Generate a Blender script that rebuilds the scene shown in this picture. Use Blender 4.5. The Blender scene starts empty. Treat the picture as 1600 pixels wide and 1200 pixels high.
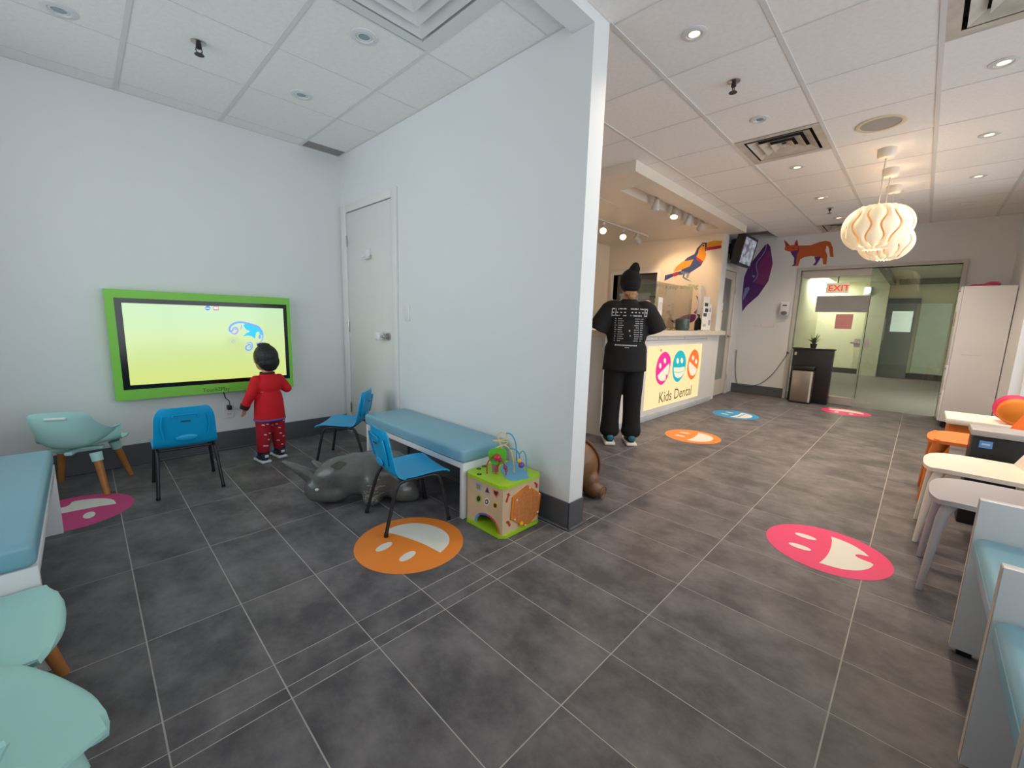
import bpy, bmesh, math, random
from mathutils import Vector, Matrix, Euler
from mathutils.bvhtree import BVHTree

# ------------------------------------------------------------------ camera
F_PX, YAW, PITCH, ROLL = 651.4255585, 0.770780669, 0.153591341, 0.0300422745
CAM = Vector((0.23491493, -1.27254424, 1.2))
_fw = Vector((math.cos(YAW)*math.cos(PITCH), math.sin(YAW)*math.cos(PITCH), -math.sin(PITCH)))
_r0 = Vector((math.sin(YAW), -math.cos(YAW), 0.0)); _u0 = _r0.cross(_fw)
_rt = _r0*math.cos(ROLL) + _u0*math.sin(ROLL)
_up = -_r0*math.sin(ROLL) + _u0*math.cos(ROLL)
scene = bpy.context.scene
COL = scene.collection
cd = bpy.data.cameras.new('camera'); cam = bpy.data.objects.new('camera', cd); COL.objects.link(cam)
cd.sensor_fit = 'HORIZONTAL'; cd.sensor_width = 36.0; cd.lens = F_PX/1600.0*36.0
cd.clip_start = 0.02; cd.clip_end = 200
cam.matrix_world = Matrix((( _rt.x, _up.x, -_fw.x, CAM.x), (_rt.y, _up.y, -_fw.y, CAM.y), (_rt.z, _up.z, -_fw.z, CAM.z), (0, 0, 0, 1)))
scene.camera = cam

# ------------------------------------------------------------------ view, world, daylight
vs = scene.view_settings
vs.view_transform = 'Standard'; vs.look = 'None'; vs.gamma = 1.0; vs.use_curve_mapping = False
vs.exposure = 0.85
w = bpy.data.worlds.new('overcast_sky'); scene.world = w; w.use_nodes = True
bg = w.node_tree.nodes['Background']; bg.inputs[0].default_value = (0.88, 0.95, 1.0, 1); bg.inputs[1].default_value = 1.85
scene.cycles.max_bounces = 10; scene.cycles.diffuse_bounces = 6; scene.cycles.glossy_bounces = 4
scene.cycles.transmission_bounces = 8; scene.cycles.transparent_max_bounces = 12
scene.cycles.caustics_reflective = False; scene.cycles.caustics_refractive = False
scene.cycles.sample_clamp_indirect = 6.0

def portal(name, loc, rot, sx, sy):
    l = bpy.data.lights.new(name, 'AREA'); l.shape = 'RECTANGLE'; l.size = sx; l.size_y = sy
    l.cycles.is_portal = True
    o = bpy.data.objects.new(name, l); o.location = loc; o.rotation_euler = rot; COL.objects.link(o); return o

# plan dimensions (metres)
XL, XP0, XP1, XF = -0.42, 2.115, 2.245, 8.60      # left wall, partition faces, far wall
YR, YH0, YH1, YB = -1.99, 0.065, 0.195, 2.97      # window wall, header faces, screen wall
ZC, ZH = 2.70, 2.645                              # ceiling, header underside
WIN_R = (-0.20, 7.00, 0.42, 2.52)                 # window strip in the right wall (x0,x1,z0,z1)
WIN_L = (0.40, 2.60, 0.62, 2.45)                  # window strip in the left wall (y0,y1,z0,z1)
portal('portal_right', ((WIN_R[0]+WIN_R[1])/2, YR-0.12, (WIN_R[2]+WIN_R[3])/2), (math.radians(90), 0, 0), WIN_R[1]-WIN_R[0], WIN_R[3]-WIN_R[2])
portal('portal_left', (XL-0.12, (WIN_L[0]+WIN_L[1])/2, (WIN_L[2]+WIN_L[3])/2), (math.radians(90), 0, math.radians(-90)), WIN_L[1]-WIN_L[0], WIN_L[3]-WIN_L[2])

# ------------------------------------------------------------------ pixel helpers (photo 1600x1200)
def ray(x, y): return _fw + _rt*((x-800)/F_PX) - _up*((y-600)/F_PX)
def onp(x, y, ax, v):
    d = ray(x, y); t = (v-CAM[ax])/d[ax]; return CAM + d*t

# ------------------------------------------------------------------ materials
def lin(c):
    c = c/255.0
    return c/12.92 if c <= 0.04045 else ((c+0.055)/1.055)**2.4
def rgb(r, g, b): return (lin(r), lin(g), lin(b), 1.0)
MATS = {}
def P(name, col, rough=0.5, metal=0.0, var=0.06, vscale=6.0, bump=0.0, bscale=80.0, spec=0.5, emit=None, estr=0.0, rand=0.0, coat=0.0):
    if name in MATS: return MATS[name]
    m = bpy.data.materials.new(name); m.use_nodes = True; nt = m.node_tree; N = nt.nodes; L = nt.links
    b = N['Principled BSDF']
    c = rgb(*col)
    tc = N.new('ShaderNodeTexCoord'); nz = N.new('ShaderNodeTexNoise'); nz.inputs['Scale'].default_value = vscale; nz.inputs['Detail'].default_value = 4
    L.new(tc.outputs['Object'], nz.inputs['Vector'])
    rp = N.new('ShaderNodeValToRGB'); L.new(nz.outputs['Fac'], rp.inputs[0])
    rp.color_ramp.elements[0].position = 0.3; rp.color_ramp.elements[1].position = 0.7
    rp.color_ramp.elements[0].color = tuple(x*(1-var) for x in c[:3])+(1,)
    rp.color_ramp.elements[1].color = tuple(min(1, x*(1+var)) for x in c[:3])+(1,)
    out = rp.outputs[0]
    if rand:
        oi = N.new('ShaderNodeObjectInfo'); mr = N.new('ShaderNodeMapRange'); L.new(oi.outputs['Random'], mr.inputs[0])
        mr.inputs[3].default_value = 1-rand; mr.inputs[4].default_value = 1+rand*0.3
        mx = N.new('ShaderNodeVectorMath'); mx.operation = 'SCALE'; L.new(out, mx.inputs[0]); L.new(mr.outputs[0], mx.inputs['Scale']); out = mx.outputs[0]
    L.new(out, b.inputs['Base Color'])
    b.inputs['Roughness'].default_value = rough; b.inputs['Metallic'].default_value = metal
    b.inputs['Specular IOR Level'].default_value = spec
    if coat: b.inputs['Coat Weight'].default_value = coat; b.inputs['Coat Roughness'].default_value = 0.15
    if bump:
        n2 = N.new('ShaderNodeTexNoise'); n2.inputs['Scale'].default_value = bscale; n2.inputs['Detail'].default_value = 5
        L.new(tc.outputs['Object'], n2.inputs['Vector'])
        bp = N.new('ShaderNodeBump'); bp.inputs['Strength'].default_value = bump; bp.inputs['Distance'].default_value = 0.01
        L.new(n2.outputs['Fac'], bp.inputs['Height']); L.new(bp.outputs['Normal'], b.inputs['Normal'])
    if emit:
        b.inputs['Emission Color'].default_value = rgb(*emit); b.inputs['Emission Strength'].default_value = estr
    MATS[name] = m
    return m

def glass(name, tint=(250, 250, 250), refl=0.08, rough=0.0):
    m = bpy.data.materials.new(name); m.use_nodes = True; nt = m.node_tree; N = nt.nodes; L = nt.links
    N.remove(N['Principled BSDF']); o = N['Material Output']
    t = N.new('ShaderNodeBsdfTransparent'); t.inputs[0].default_value = rgb(*tint)
    g = N.new('ShaderNodeBsdfGlossy'); g.inputs['Roughness'].default_value = rough
    f = N.new('ShaderNodeFresnel'); f.inputs[0].default_value = 1.45
    mp = N.new('ShaderNodeMath'); mp.operation = 'MULTIPLY'; mp.inputs[1].default_value = refl/0.04; L.new(f.outputs[0], mp.inputs[0])
    cl = N.new('ShaderNodeClamp'); L.new(mp.outputs[0], cl.inputs[0]); cl.inputs[2].default_value = 0.6
    mx = N.new('ShaderNodeMixShader'); L.new(cl.outputs[0], mx.inputs[0]); L.new(t.outputs[0], mx.inputs[1]); L.new(g.outputs[0], mx.inputs[2])
    L.new(mx.outputs[0], o.inputs[0]); MATS[name] = m
    return m

def floor_mat():
    m = bpy.data.materials.new('floor_tile'); m.use_nodes = True; nt = m.node_tree; N = nt.nodes; L = nt.links
    b = N['Principled BSDF']
    gp = N.new('ShaderNodeNewGeometry'); oi = N.new('ShaderNodeObjectInfo')
    sc = N.new('ShaderNodeVectorMath'); sc.operation = 'SCALE'; L.new(oi.outputs['Random'], sc.inputs[0]); sc.inputs['Scale'].default_value = 37.0
    cb = N.new('ShaderNodeCombineXYZ'); L.new(oi.outputs['Random'], cb.inputs[0]); L.new(oi.outputs['Random'], cb.inputs[2])
    s2 = N.new('ShaderNodeVectorMath'); s2.operation = 'SCALE'; L.new(cb.outputs[0], s2.inputs[0]); s2.inputs['Scale'].default_value = 23.0
    ad = N.new('ShaderNodeVectorMath'); ad.operation = 'ADD'; L.new(gp.outputs['Position'], ad.inputs[0]); L.new(s2.outputs[0], ad.inputs[1])
    st = N.new('ShaderNodeVectorMath'); st.operation = 'MULTIPLY'; L.new(ad.outputs[0], st.inputs[0]); st.inputs[1].default_value = (1.0, 0.8, 1.0)
    n1 = N.new('ShaderNodeTexNoise'); n1.inputs['Scale'].default_value = 5.0; n1.inputs['Detail'].default_value = 8; n1.inputs['Roughness'].default_value = 0.68
    L.new(st.outputs[0], n1.inputs['Vector'])
    rp = N.new('ShaderNodeValToRGB'); L.new(n1.outputs['Fac'], rp.inputs[0])
    e = rp.color_ramp.elements
    e[0].position = 0.38; e[0].color = rgb(80, 77, 80); e[1].position = 0.70; e[1].color = rgb(126, 122, 124)
    L.new(rp.outputs[0], b.inputs['Base Color'])
    mr = N.new('ShaderNodeMapRange'); L.new(n1.outputs['Fac'], mr.inputs[0]); mr.inputs[3].default_value = 0.42; mr.inputs[4].default_value = 0.56
    L.new(mr.outputs[0], b.inputs['Roughness'])
    b.inputs['Specular IOR Level'].default_value = 0.34
    n2 = N.new('ShaderNodeTexNoise'); n2.inputs['Scale'].default_value = 60; n2.inputs['Detail'].default_value = 6; L.new(ad.outputs[0], n2.inputs['Vector'])
    bp = N.new('ShaderNodeBump'); bp.inputs['Strength'].default_value = 0.06; bp.inputs['Distance'].default_value = 0.004
    L.new(n2.outputs['Fac'], bp.inputs['Height']); L.new(bp.outputs['Normal'], b.inputs['Normal'])
    return m

WHITE = P('white_paint', (226, 228, 228), 0.6, var=0.015, vscale=1.5, bump=0.04, bscale=220)
TRIMW = P('white_trim', (228, 227, 224), 0.42, var=0.015)
CEIL = P('ceiling_tile', (240, 238, 236), 0.85, var=0.03, vscale=40, bump=0.25, bscale=260, rand=0.03)
CBAR = P('ceiling_bar', (216, 215, 213), 0.5, var=0.02)
GROUT = P('grout', (176, 171, 165), 0.85, var=0.12, vscale=8)
TILE = floor_mat()
BASE = P('rubber_base', (84, 86, 91), 0.5, var=0.04)
BLACKP = P('black_plastic', (22, 22, 24), 0.4, var=0.1)
BLACKM = P('black_metal', (44, 44, 47), 0.42, metal=0.3, var=0.08)
CHROME = P('brushed_nickel', (190, 186, 180), 0.28, metal=1.0, var=0.05)
WLAM = P('white_laminate', (228, 228, 230), 0.35, var=0.015)
TEAL = P('teal_vinyl', (126, 173, 190), 0.38, var=0.03, vscale=3, bump=0.08, bscale=300)
BLUEP = P('blue_plastic', (0, 160, 214), 0.38, var=0.03, bump=0.05, bscale=400)
MINTP = P('mint_plastic', (172, 222, 216), 0.5, var=0.02)
BEECH = P('beech_wood', (178, 118, 62), 0.45, var=0.16, vscale=14, bump=0.05)
GLASS = glass('clear_glass')
ORANGE = P('orange_vinyl', (238, 136, 48), 0.5, var=0.02)
PINK = P('pink_vinyl', (232, 46, 112), 0.5, var=0.02)
BLUEV = P('blue_vinyl', (46, 150, 206), 0.5, var=0.02)
CREAM = P('cream_vinyl', (226, 224, 214), 0.5, var=0.02)

# ------------------------------------------------------------------ mesh helpers
class MB:
    def __init__(s): s.bm = bmesh.new()
    def box(s, x0, x1, y0, y1, z0, z1, bevel=0.0, seg=2, mat=None):
        t = bmesh.new(); bmesh.ops.create_cube(t, size=1.0)
        bmesh.ops.scale(t, vec=(abs(x1-x0), abs(y1-y0), abs(z1-z0)), verts=t.verts)
        bmesh.ops.translate(t, vec=((x0+x1)/2, (y0+y1)/2, (z0+z1)/2), verts=t.verts)
        if bevel: bmesh.ops.bevel(t, geom=list(t.edges), offset=bevel, segments=seg, affect='EDGES', profile=0.5)
        s._merge(t, mat); return s
    def _merge(s, t, mat=None):
        if mat is not None: bmesh.ops.transform(t, matrix=mat, verts=t.verts)
        me = bpy.data.meshes.new('tmp'); t.to_mesh(me); t.free(); s.bm.from_mesh(me); bpy.data.meshes.remove(me)
    def prism(s, pts, off):
        """extrude a planar polygon of 3-D points by vector off"""
        off = Vector(off); a = [s.bm.verts.new(Vector(p)) for p in pts]; b = [s.bm.verts.new(Vector(p)+off) for p in pts]
        n = len(pts)
        try:
            s.bm.faces.new(a[::-1]); s.bm.faces.new(b)
        except ValueError: pass
        for i in range(n): s.bm.faces.new((a[i], a[(i+1) % n], b[(i+1) % n], b[i]))
        return s
    def tube(s, path, r, seg=8, closed=False, cap=True):
        path = [Vector(p) for p in path]; n = len(path)
        rs = r if isinstance(r, (list, tuple)) else [r]*n
        up = Vector((0, 0, 1)); rings = []; prev = None
        for i, p in enumerate(path):
            if closed: t = path[(i+1) % n]-path[i-1]
            else: t = path[min(i+1, n-1)]-path[max(i-1, 0)]
            t.normalize()
            if prev is None:
                a = up if abs(t.dot(up)) < 0.95 else Vector((1, 0, 0))
                nrm = (a - t*a.dot(t)).normalized()
            else:
                nrm = (prev - t*prev.dot(t))
                nrm = nrm.normalized() if nrm.length > 1e-6 else t.orthogonal().normalized()
            prev = nrm; bn = t.cross(nrm)
            rr = rs[i]; ra, rb = rr if isinstance(rr, (list, tuple)) else (rr, rr)
            rings.append([s.bm.verts.new(p + nrm*(ra*math.cos(2*math.pi*k/seg)) + bn*(rb*math.sin(2*math.pi*k/seg))) for k in range(seg)])
        m = n if closed else n-1
        for i in range(m):
            A, B = rings[i], rings[(i+1) % n]
            for k in range(seg): s.bm.faces.new((A[k], A[(k+1) % seg], B[(k+1) % seg], B[k]))
        if cap and not closed:
            s.bm.faces.new(rings[0][::-1]); s.bm.faces.new(rings[-1])
        return s
    def lathe(s, prof, c=(0, 0, 0), seg=24, sx=1, sy=1):
        c = Vector(c); rings = []
        for r, z in prof:
            if r < 1e-6: rings.append([s.bm.verts.new(c+Vector((0, 0, z)))])
            else: rings.append([s.bm.verts.new(c+Vector((r*sx*math.cos(2*math.pi*k/seg), r*sy*math.sin(2*math.pi*k/seg), z))) for k in range(seg)])
        for A, B in zip(rings, rings[1:]):
            for k in range(seg):
                k2 = (k+1) % seg
                if len(A) == 1 and len(B) == 1: continue
                if len(A) == 1: s.bm.faces.new((A[0], B[k], B[k2]))
                elif len(B) == 1: s.bm.faces.new((A[k], A[k2], B[0]))
                else: s.bm.faces.new((A[k], A[k2], B[k2], B[k]))
        return s
    def cyl(s, p0, p1, r, seg=16): return s.tube([p0, p1], r, seg)
    def ell(s, c, r, seg=20, rings=12, rot=None):
        t = bmesh.new(); bmesh.ops.create_uvsphere(t, u_segments=seg, v_segments=rings, radius=1.0)
        M = Matrix.Translation(Vector(c)) @ (rot.to_4x4() if rot else Matrix()) @ Matrix.Diagonal((r[0], r[1], r[2], 1))
        s._merge(t, M); return s
    def grid(s, nu, nv, f, thick=0.0, closed_u=False):
        """surface from f(u,v); thick -> solid shell along vertex normals"""
        V = [[Vector(f(i/(nu-1), j/(nv-1))) for j in range(nv)] for i in range(nu)]
        A = [[s.bm.verts.new(V[i][j]) for j in range(nv)] for i in range(nu)]
        fs = [s.bm.faces.new((A[i][j], A[i+1][j], A[i+1][j+1], A[i][j+1])) for i in range(nu-1) for j in range(nv-1)]
        if thick:
            Nn = [[None]*nv for _ in range(nu)]
            for i in range(nu):
                for j in range(nv):
                    du = V[min(i+1, nu-1)][j]-V[max(i-1, 0)][j]; dv = V[i][min(j+1, nv-1)]-V[i][max(j-1, 0)]
                    q = du.cross(dv); Nn[i][j] = q.normalized() if q.length > 1e-9 else Vector((0, 0, 1))
            B = [[s.bm.verts.new(V[i][j]-Nn[i][j]*thick) for j in range(nv)] for i in range(nu)]
            for i in range(nu-1):
                for j in range(nv-1): s.bm.faces.new((B[i][j+1], B[i+1][j+1], B[i+1][j], B[i][j]))
            ring = [(i, 0) for i in range(nu)] + [(nu-1, j) for j in range(1, nv)] + [(i, nv-1) for i in range(nu-2, -1, -1)] + [(0, j) for j in range(nv-2, 0, -1)]
            for k in range(len(ring)):
                a, b = ring[k], ring[(k+1) % len(ring)]
                s.bm.faces.new((A[b[0]][b[1]], A[a[0]][a[1]], B[a[0]][a[1]], B[b[0]][b[1]]))
        return s
    def xf(s, M): bmesh.ops.transform(s.bm, matrix=M, verts=s.bm.verts); return s
    def mesh(s, name, mat=None, smooth=False):
        bmesh.ops.recalc_face_normals(s.bm, faces=s.bm.faces)
        me = bpy.data.meshes.new(name); s.bm.to_mesh(me); s.bm.free()
        if mat: me.materials.append(mat)
        if smooth:
            for p in me.polygons: p.use_smooth = True
            me.set_sharp_from_angle(angle=math.radians(smooth if smooth is not True else 40))
        return me
    def build(s, name, mat, parent=None, smooth=False, loc=None, kind=None):
        me = s.mesh(name, mat, smooth); o = bpy.data.objects.new(name, me); COL.objects.link(o)
        if parent: o.parent = parent
        if loc: o.location = loc
        if kind: o['kind'] = kind
        return o

def tag(o, label=None, cat=None, group=None, kind=None):
    if label: o['label'] = label
    if cat: o['category'] = cat
    if group: o['group'] = group
    if kind: o['kind'] = kind
    return o
def thing(name, label, cat, loc=(0, 0, 0), rz=0.0, group=None, kind=None):
    o = bpy.data.objects.new(name, None); COL.objects.link(o); o.empty_display_size = 0.1
    o.location = loc; o.rotation_euler = (0, 0, rz)
    return tag(o, label, cat, group, kind)
def kids(o): return [c for c in bpy.data.objects if c.parent == o]
def copy_tree(o, parent=None):
    c = o.copy(); COL.objects.link(c)
    if parent: c.parent = parent
    for k in kids(o): copy_tree(k, c)
    return c
def box(name, mat, parent, x0, x1, y0, y1, z0, z1, bevel=0.0, kind=None, seg=2):
    return MB().box(x0, x1, y0, y1, z0, z1, bevel, seg).build(name, mat, parent, smooth=bool(bevel), kind=kind)
def baked(o, mods, name=None):
    """apply modifiers through the depsgraph (no operators)"""
    for typ, kw in mods:
        m = o.modifiers.new(typ.lower(), typ)
        for k, v in kw.items(): setattr(m, k, v)
    dg = bpy.context.evaluated_depsgraph_get(); dg.update()
    me = bpy.data.meshes.new_from_object(o.evaluated_get(dg)); o.modifiers.clear()
    mats = [x for x in o.data.materials]; old = o.data
    o.data = me; bpy.data.meshes.remove(old)
    me.materials.clear()
    for x in mats: me.materials.append(x)
    for p in me.polygons: p.use_smooth = True
    return o
def blob(name, mat, parent, mb, voxel=0.012, smooth=6, factor=0.5, extra=None):
    o = mb.build(name, mat, parent)
    mods = [('REMESH', dict(mode='VOXEL', voxel_size=voxel)), ('SMOOTH', dict(factor=factor, iterations=smooth))]
    return baked(o, mods + (extra or []))
def text(name, body, mat, parent, M, size, thick=0.001, shear=0.0, sx=1.0, align='LEFT', bold=0.0):
    c = bpy.data.curves.new(name, 'FONT'); c.body = body; c.size = size; c.extrude = thick; c.shear = shear; c.align_x = align; c.offset = bold
    c.resolution_u = 3
    t = bpy.data.objects.new(name, c); COL.objects.link(t)
    dg = bpy.context.evaluated_depsgraph_get(); dg.update()
    me = bpy.data.meshes.new_from_object(t.evaluated_get(dg)); bpy.data.objects.remove(t); bpy.data.curves.remove(c)
    me.transform(M @ Matrix.Diagonal((sx, 1, 1, 1))); me.materials.clear(); me.materials.append(mat)
    o = bpy.data.objects.new(name, me); COL.objects.link(o)
    if parent: o.parent = parent
    return o
def letters(o, group=None):
    """split a lettering mesh into one object per letter (dots stay with the stem below them)"""
    me = o.data; n = len(me.vertices); par = list(range(n))
    def find(a):
        while par[a] != a: par[a] = par[par[a]]; a = par[a]
        return a
    for e in me.edges:
        a, b = find(e.vertices[0]), find(e.vertices[1])
        if a != b: par[a] = b
    isl = {}
    for p in me.polygons: isl.setdefault(find(p.vertices[0]), []).append(p)
    M3 = [v.co.copy() for v in me.vertices]; ax_ = max(range(3), key=lambda k: max(v[k] for v in M3)-min(v[k] for v in M3))
    boxes = []
    for ps in isl.values():
        vs = [M3[i] for p in ps for i in p.vertices]; boxes.append([min(v[ax_] for v in vs), max(v[ax_] for v in vs), ps])
    boxes.sort(key=lambda b: b[0]); out = []
    for b in boxes:
        if out and b[0] < out[-1][1]-0.35*(b[1]-b[0]) and (b[1]-b[0] < 0.5*(out[-1][1]-out[-1][0]) or out[-1][1]-out[-1][0] < 0.5*(b[1]-b[0]) or abs((b[0]+b[1])-(out[-1][0]+out[-1][1])) < 0.5*(b[1]-b[0])):
            out[-1][1] = max(out[-1][1], b[1]); out[-1][2] += b[2]
        else: out.append(b)
    mat = me.materials[0]; parent = o.parent; objs = []
    for b in out:
        ids = sorted({i for p in b[2] for i in p.vertices}); rm = {i: k for k, i in enumerate(ids)}
        nm = bpy.data.meshes.new('letter'); nm.from_pydata([M3[i] for i in ids], [], [[rm[i] for i in p.vertices] for p in b[2]]); nm.materials.append(mat)
        q = bpy.data.objects.new('letter', nm); COL.objects.link(q); q.parent = parent; objs.append(q)
    bpy.data.objects.remove(o); bpy.data.meshes.remove(me); return objs
def frame(o, ex, ey):
    """matrix with local x,y axes along ex, ey at origin o"""
    ex = Vector(ex).normalized(); ey = Vector(ey).normalized(); ez = ex.cross(ey)
    return Matrix(((ex.x, ey.x, ez.x, o[0]), (ex.y, ey.y, ez.y, o[1]), (ex.z, ey.z, ez.z, o[2]), (0, 0, 0, 1)))
def circ(c, r, n=48, ry=None, a0=0.0, a1=2*math.pi, rot=0.0):
    ry = ry or r; out = []
    for k in range(n):
        a = a0+(a1-a0)*k/(n if abs(a1-a0-2*math.pi) < 1e-6 else n-1)
        x, y = r*math.cos(a), ry*math.sin(a)
        out.append((c[0]+x*math.cos(rot)-y*math.sin(rot), c[1]+x*math.sin(rot)+y*math.cos(rot)))
    return out
def bez(p0, p1, p2, p3, n=12):
    out = []
    for i in range(n+1):
        t = i/n; a = (1-t)**3; b = 3*(1-t)**2*t; c = 3*(1-t)*t*t; d = t**3
        out.append(Vector(p0)*a+Vector(p1)*b+Vector(p2)*c+Vector(p3)*d)
    return out
def crom(pts, n=6, closed=False):
    """smooth curve through points (Catmull-Rom), any dimension"""
    P_ = [Vector(p) for p in pts]; out = []; m = len(P_)
    for i in range(m if closed else m-1):
        if closed: a, b, c, d = P_[i-1], P_[i], P_[(i+1) % m], P_[(i+2) % m]
        else: a, b, c, d = P_[max(i-1, 0)], P_[i], P_[i+1], P_[min(i+2, m-1)]
        for k in range(n):
            t = k/n
            out.append(0.5*((2*b)+(c-a)*t+(2*a-5*b+4*c-d)*t*t+(3*b-a-3*c+d)*t**3))
    if not closed: out.append(P_[-1])
    return out
# ================================================================== STRUCTURE
def struct(name, mat, boxes, label, cat='wall', bevel=0.0):
    mb = MB()
    for b in boxes: mb.box(*b, bevel=bevel)
    o = mb.build(name, mat, None, kind='structure'); return tag(o, label, cat)

# ---- floor: a grout bed with one object per tile
XT, YT = 0.2970, 0.6060
YREC = 3.10
fl = struct('floor', GROUT, [(XL, XF, YR, YREC, -0.12, -0.0007)], 'dark grey tiled floor running through the whole waiting room', 'floor')
tile_mesh = {}
def tile(x0, x1, y0, y1):
    g = 0.0022; sx, sy = round(x1-x0-2*g, 4), round(y1-y0-2*g, 4)
    if sx < 0.01 or sy < 0.01: return
    if (sx, sy) not in tile_mesh:
        mb = MB(); mb.box(-sx/2, sx/2, -sy/2, sy/2, -0.008, 0.0)
        tile_mesh[(sx, sy)] = mb.mesh('tile', TILE)
    o = bpy.data.objects.new('tile', tile_mesh[(sx, sy)]); COL.objects.link(o); o.location = ((x0+x1)/2, (y0+y1)/2, 0); o.parent = fl
xs = [XL] + [XT*k for k in range(-1, 29)] + [XF]
main_rows = [YR, -3*YT, -2*YT, -YT, 0.0]
alc_rows = [0.0, 0.054, 0.178, 0.604, 0.604+YT, 0.604+2*YT, 0.604+3*YT, YB]
rec_rows = [0.0, YT, 2*YT, 3*YT, 4*YT, 5*YT, YREC]
for x0, x1 in zip(xs, xs[1:]):
    for y0, y1 in zip(main_rows, main_rows[1:]): tile(x0, x1, y0, y1)
    if x0 < XP0:
        for y0, y1 in zip(alc_rows, alc_rows[1:]): tile(x0, x1, y0, y1)
    else:
        for y0, y1 in zip(rec_rows, rec_rows[1:]):
            if y0 < 0.7 and x0 > XP0 or (y0 < 1.9 and x0 < 4.2): tile(x0, x1, y0, y1)
mb = MB(); mb.box(4.2, XF, 1.215, YREC, -0.004, -0.001); mb.box(XP0, 4.2, 2*YT*1.0+1.215, YREC, -0.004, -0.001)
mb.build('staff_floor', TILE, fl)

# ---- walls
struct('wall_back', WHITE, [(XL-0.2, XP1, YB, YB+0.15, 0, ZC+0.1)], 'white wall behind the green touch screen')
DY0, DY1, DZ = 1.985, 2.825, 2.155       # alcove door
struct('wall_middle', WHITE, [(XP0, XP1, YH0, YB, 0, ZC+0.1)], 'white partition wall between play alcove and reception')
struct('trim_header', WHITE, [(XL, XP0, YH0, YH1, ZH, ZC+0.1)], 'shallow white ceiling bulkhead over the alcove opening', 'bulkhead')
wx0, wx1, wz0, wz1 = WIN_R
struct('wall_right', WHITE, [(XL-0.2, wx0, YR-0.2, YR, 0, ZC+0.1), (wx1, XF+0.2, YR-0.2, YR, 0, ZC+0.1), (wx0, wx1, YR-0.2, YR, 0, wz0), (wx0, wx1, YR-0.2, YR, wz1, ZC+0.1)], 'white street-side wall behind the bench seats')
wy0, wy1, lz0, lz1 = WIN_L
struct('wall_left', WHITE, [(XL-0.2, XL, YR, wy0, 0, ZC+0.1), (XL-0.2, XL, wy1, YB, 0, ZC+0.1), (XL-0.2, XL, wy0, wy1, 0, lz0), (XL-0.2, XL, wy0, wy1, lz1, ZC+0.1)], 'white outer wall behind the mint chairs')
XTW, YTE, YD = 7.25, 1.10, 1.16            # toucan wall face, its free end, side-door wall
GY0, GY1, GZ = -1.54, 0.284, 2.13         # glass entrance opening
struct('wall_far', WHITE, [(XF, XF+0.12, GY1, YD+0.1, 0, ZC+0.1), (XF, XF+0.12, YR, GY0, 0, ZC+0.1), (XF, XF+0.12, GY0, GY1, GZ, ZC+0.1)], 'pale far wall around the glass entrance')
struct('wall_side', WHITE, [(7.45, XF, YD, YD+0.1, 2.16, ZC+0.1), (8.20, XF, YD, YD+0.1, 0, 2.16)], 'narrow pale wall holding the glazed staff door')
PEACH = P('peach_paint', (232, 218, 198), 0.6, var=0.02, vscale=1.5, bump=0.04, bscale=200)
RWY0, RWY1, RWZ0, RWZ1 = 2.12, 2.98, 0.95, 2.07
struct('wall_toucan', PEACH, [(XTW, XTW+0.2, YTE, RWY0, 0, ZC+0.1), (XTW, XTW+0.15, RWY1, YREC, 0, ZC+0.1), (XTW, XTW+0.15, RWY0, RWY1, 0, RWZ0), (XTW, XTW+0.15, RWY0, RWY1, RWZ1, ZC+0.1)], 'peach reception wall carrying the toucan mural')
struct('trim_corner', TRIMW, [(XTW-0.002, XTW+0.2, YTE-0.015, YTE, 0, ZC-0.1)], 'white end cap on the peach reception wall', 'trim')
struct('wall_reception', PEACH, [(XP1, XTW+0.15, YREC, YREC+0.1, 0, ZC+0.1)], 'peach wall at the back of the reception bay')
# staff room seen through the hatch
o = struct('wall_staff', P('staff_wall', (214, 206, 196), 0.7), [(XTW+2.2, XTW+2.3, 1.3, 5.2, 0, ZC), (XTW+0.15, XTW+2.3, 5.2, 5.3, 0, ZC), (XTW+0.15, XTW+2.3, 1.26, 1.34, 0, ZC), (XTW+0.15, XTW+2.3, 1.3, 5.2, 2.3, 2.4), (XTW+0.05, XTW+0.15, 3.2, 5.3, 0, 2.4), (XTW+0.15, XTW+2.3, 1.3, 5.2, -0.1, 0)], 'staff room walls seen through the reception hatch')

# ---- skirting
def skirt(name, boxes, label):
    mb = MB()
    for (x0, x1, y0, y1) in boxes: mb.box(x0, x1, y0, y1, 0.0, 0.162, 0.003, 1)
    o = mb.build(name, BASE, None, kind='structure'); tag(o, label, 'baseboard'); return o
bb = skirt('baseboard_back', [(XL, XP0, YB-0.008, YB)], 'dark grey rubber skirting under the touch screen')
MB().box(XL, XP0-0.02, YB-0.03, YB-0.008, 0, 0.012, 0.005, 1).build('toe', BASE, bb, smooth=True)
bm_ = skirt('baseboard_middle', [(XP0-0.008, XP0, YH0-0.008, 1.90), (XP0-0.008, XP1+0.008, YH0-0.008, YH0), (XP1, XP1+0.008, YH0-0.008, YREC)], 'dark grey rubber skirting wrapped round the partition end')
mb = MB(); mb.box(XP0-0.028, XP0-0.006, YH0-0.028, 1.90, 0, 0.012, 0.005, 1); mb.box(XP0-0.028, XP1+0.03, YH0-0.028, YH0-0.006, 0, 0.012, 0.005, 1)
mb.build('toe', BASE, bm_, smooth=True)
skirt('baseboard_far', [(XF-0.008, XF, GY1+0.05, YD)], 'dark skirting below the purple mural')
skirt('baseboard_right', [(XL, 7.7, YR, YR+0.008)], 'dark skirting behind the bench seats')
skirt('baseboard_left', [(XL, XL+0.008, YR, YB)], 'dark skirting under the left window')

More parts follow.
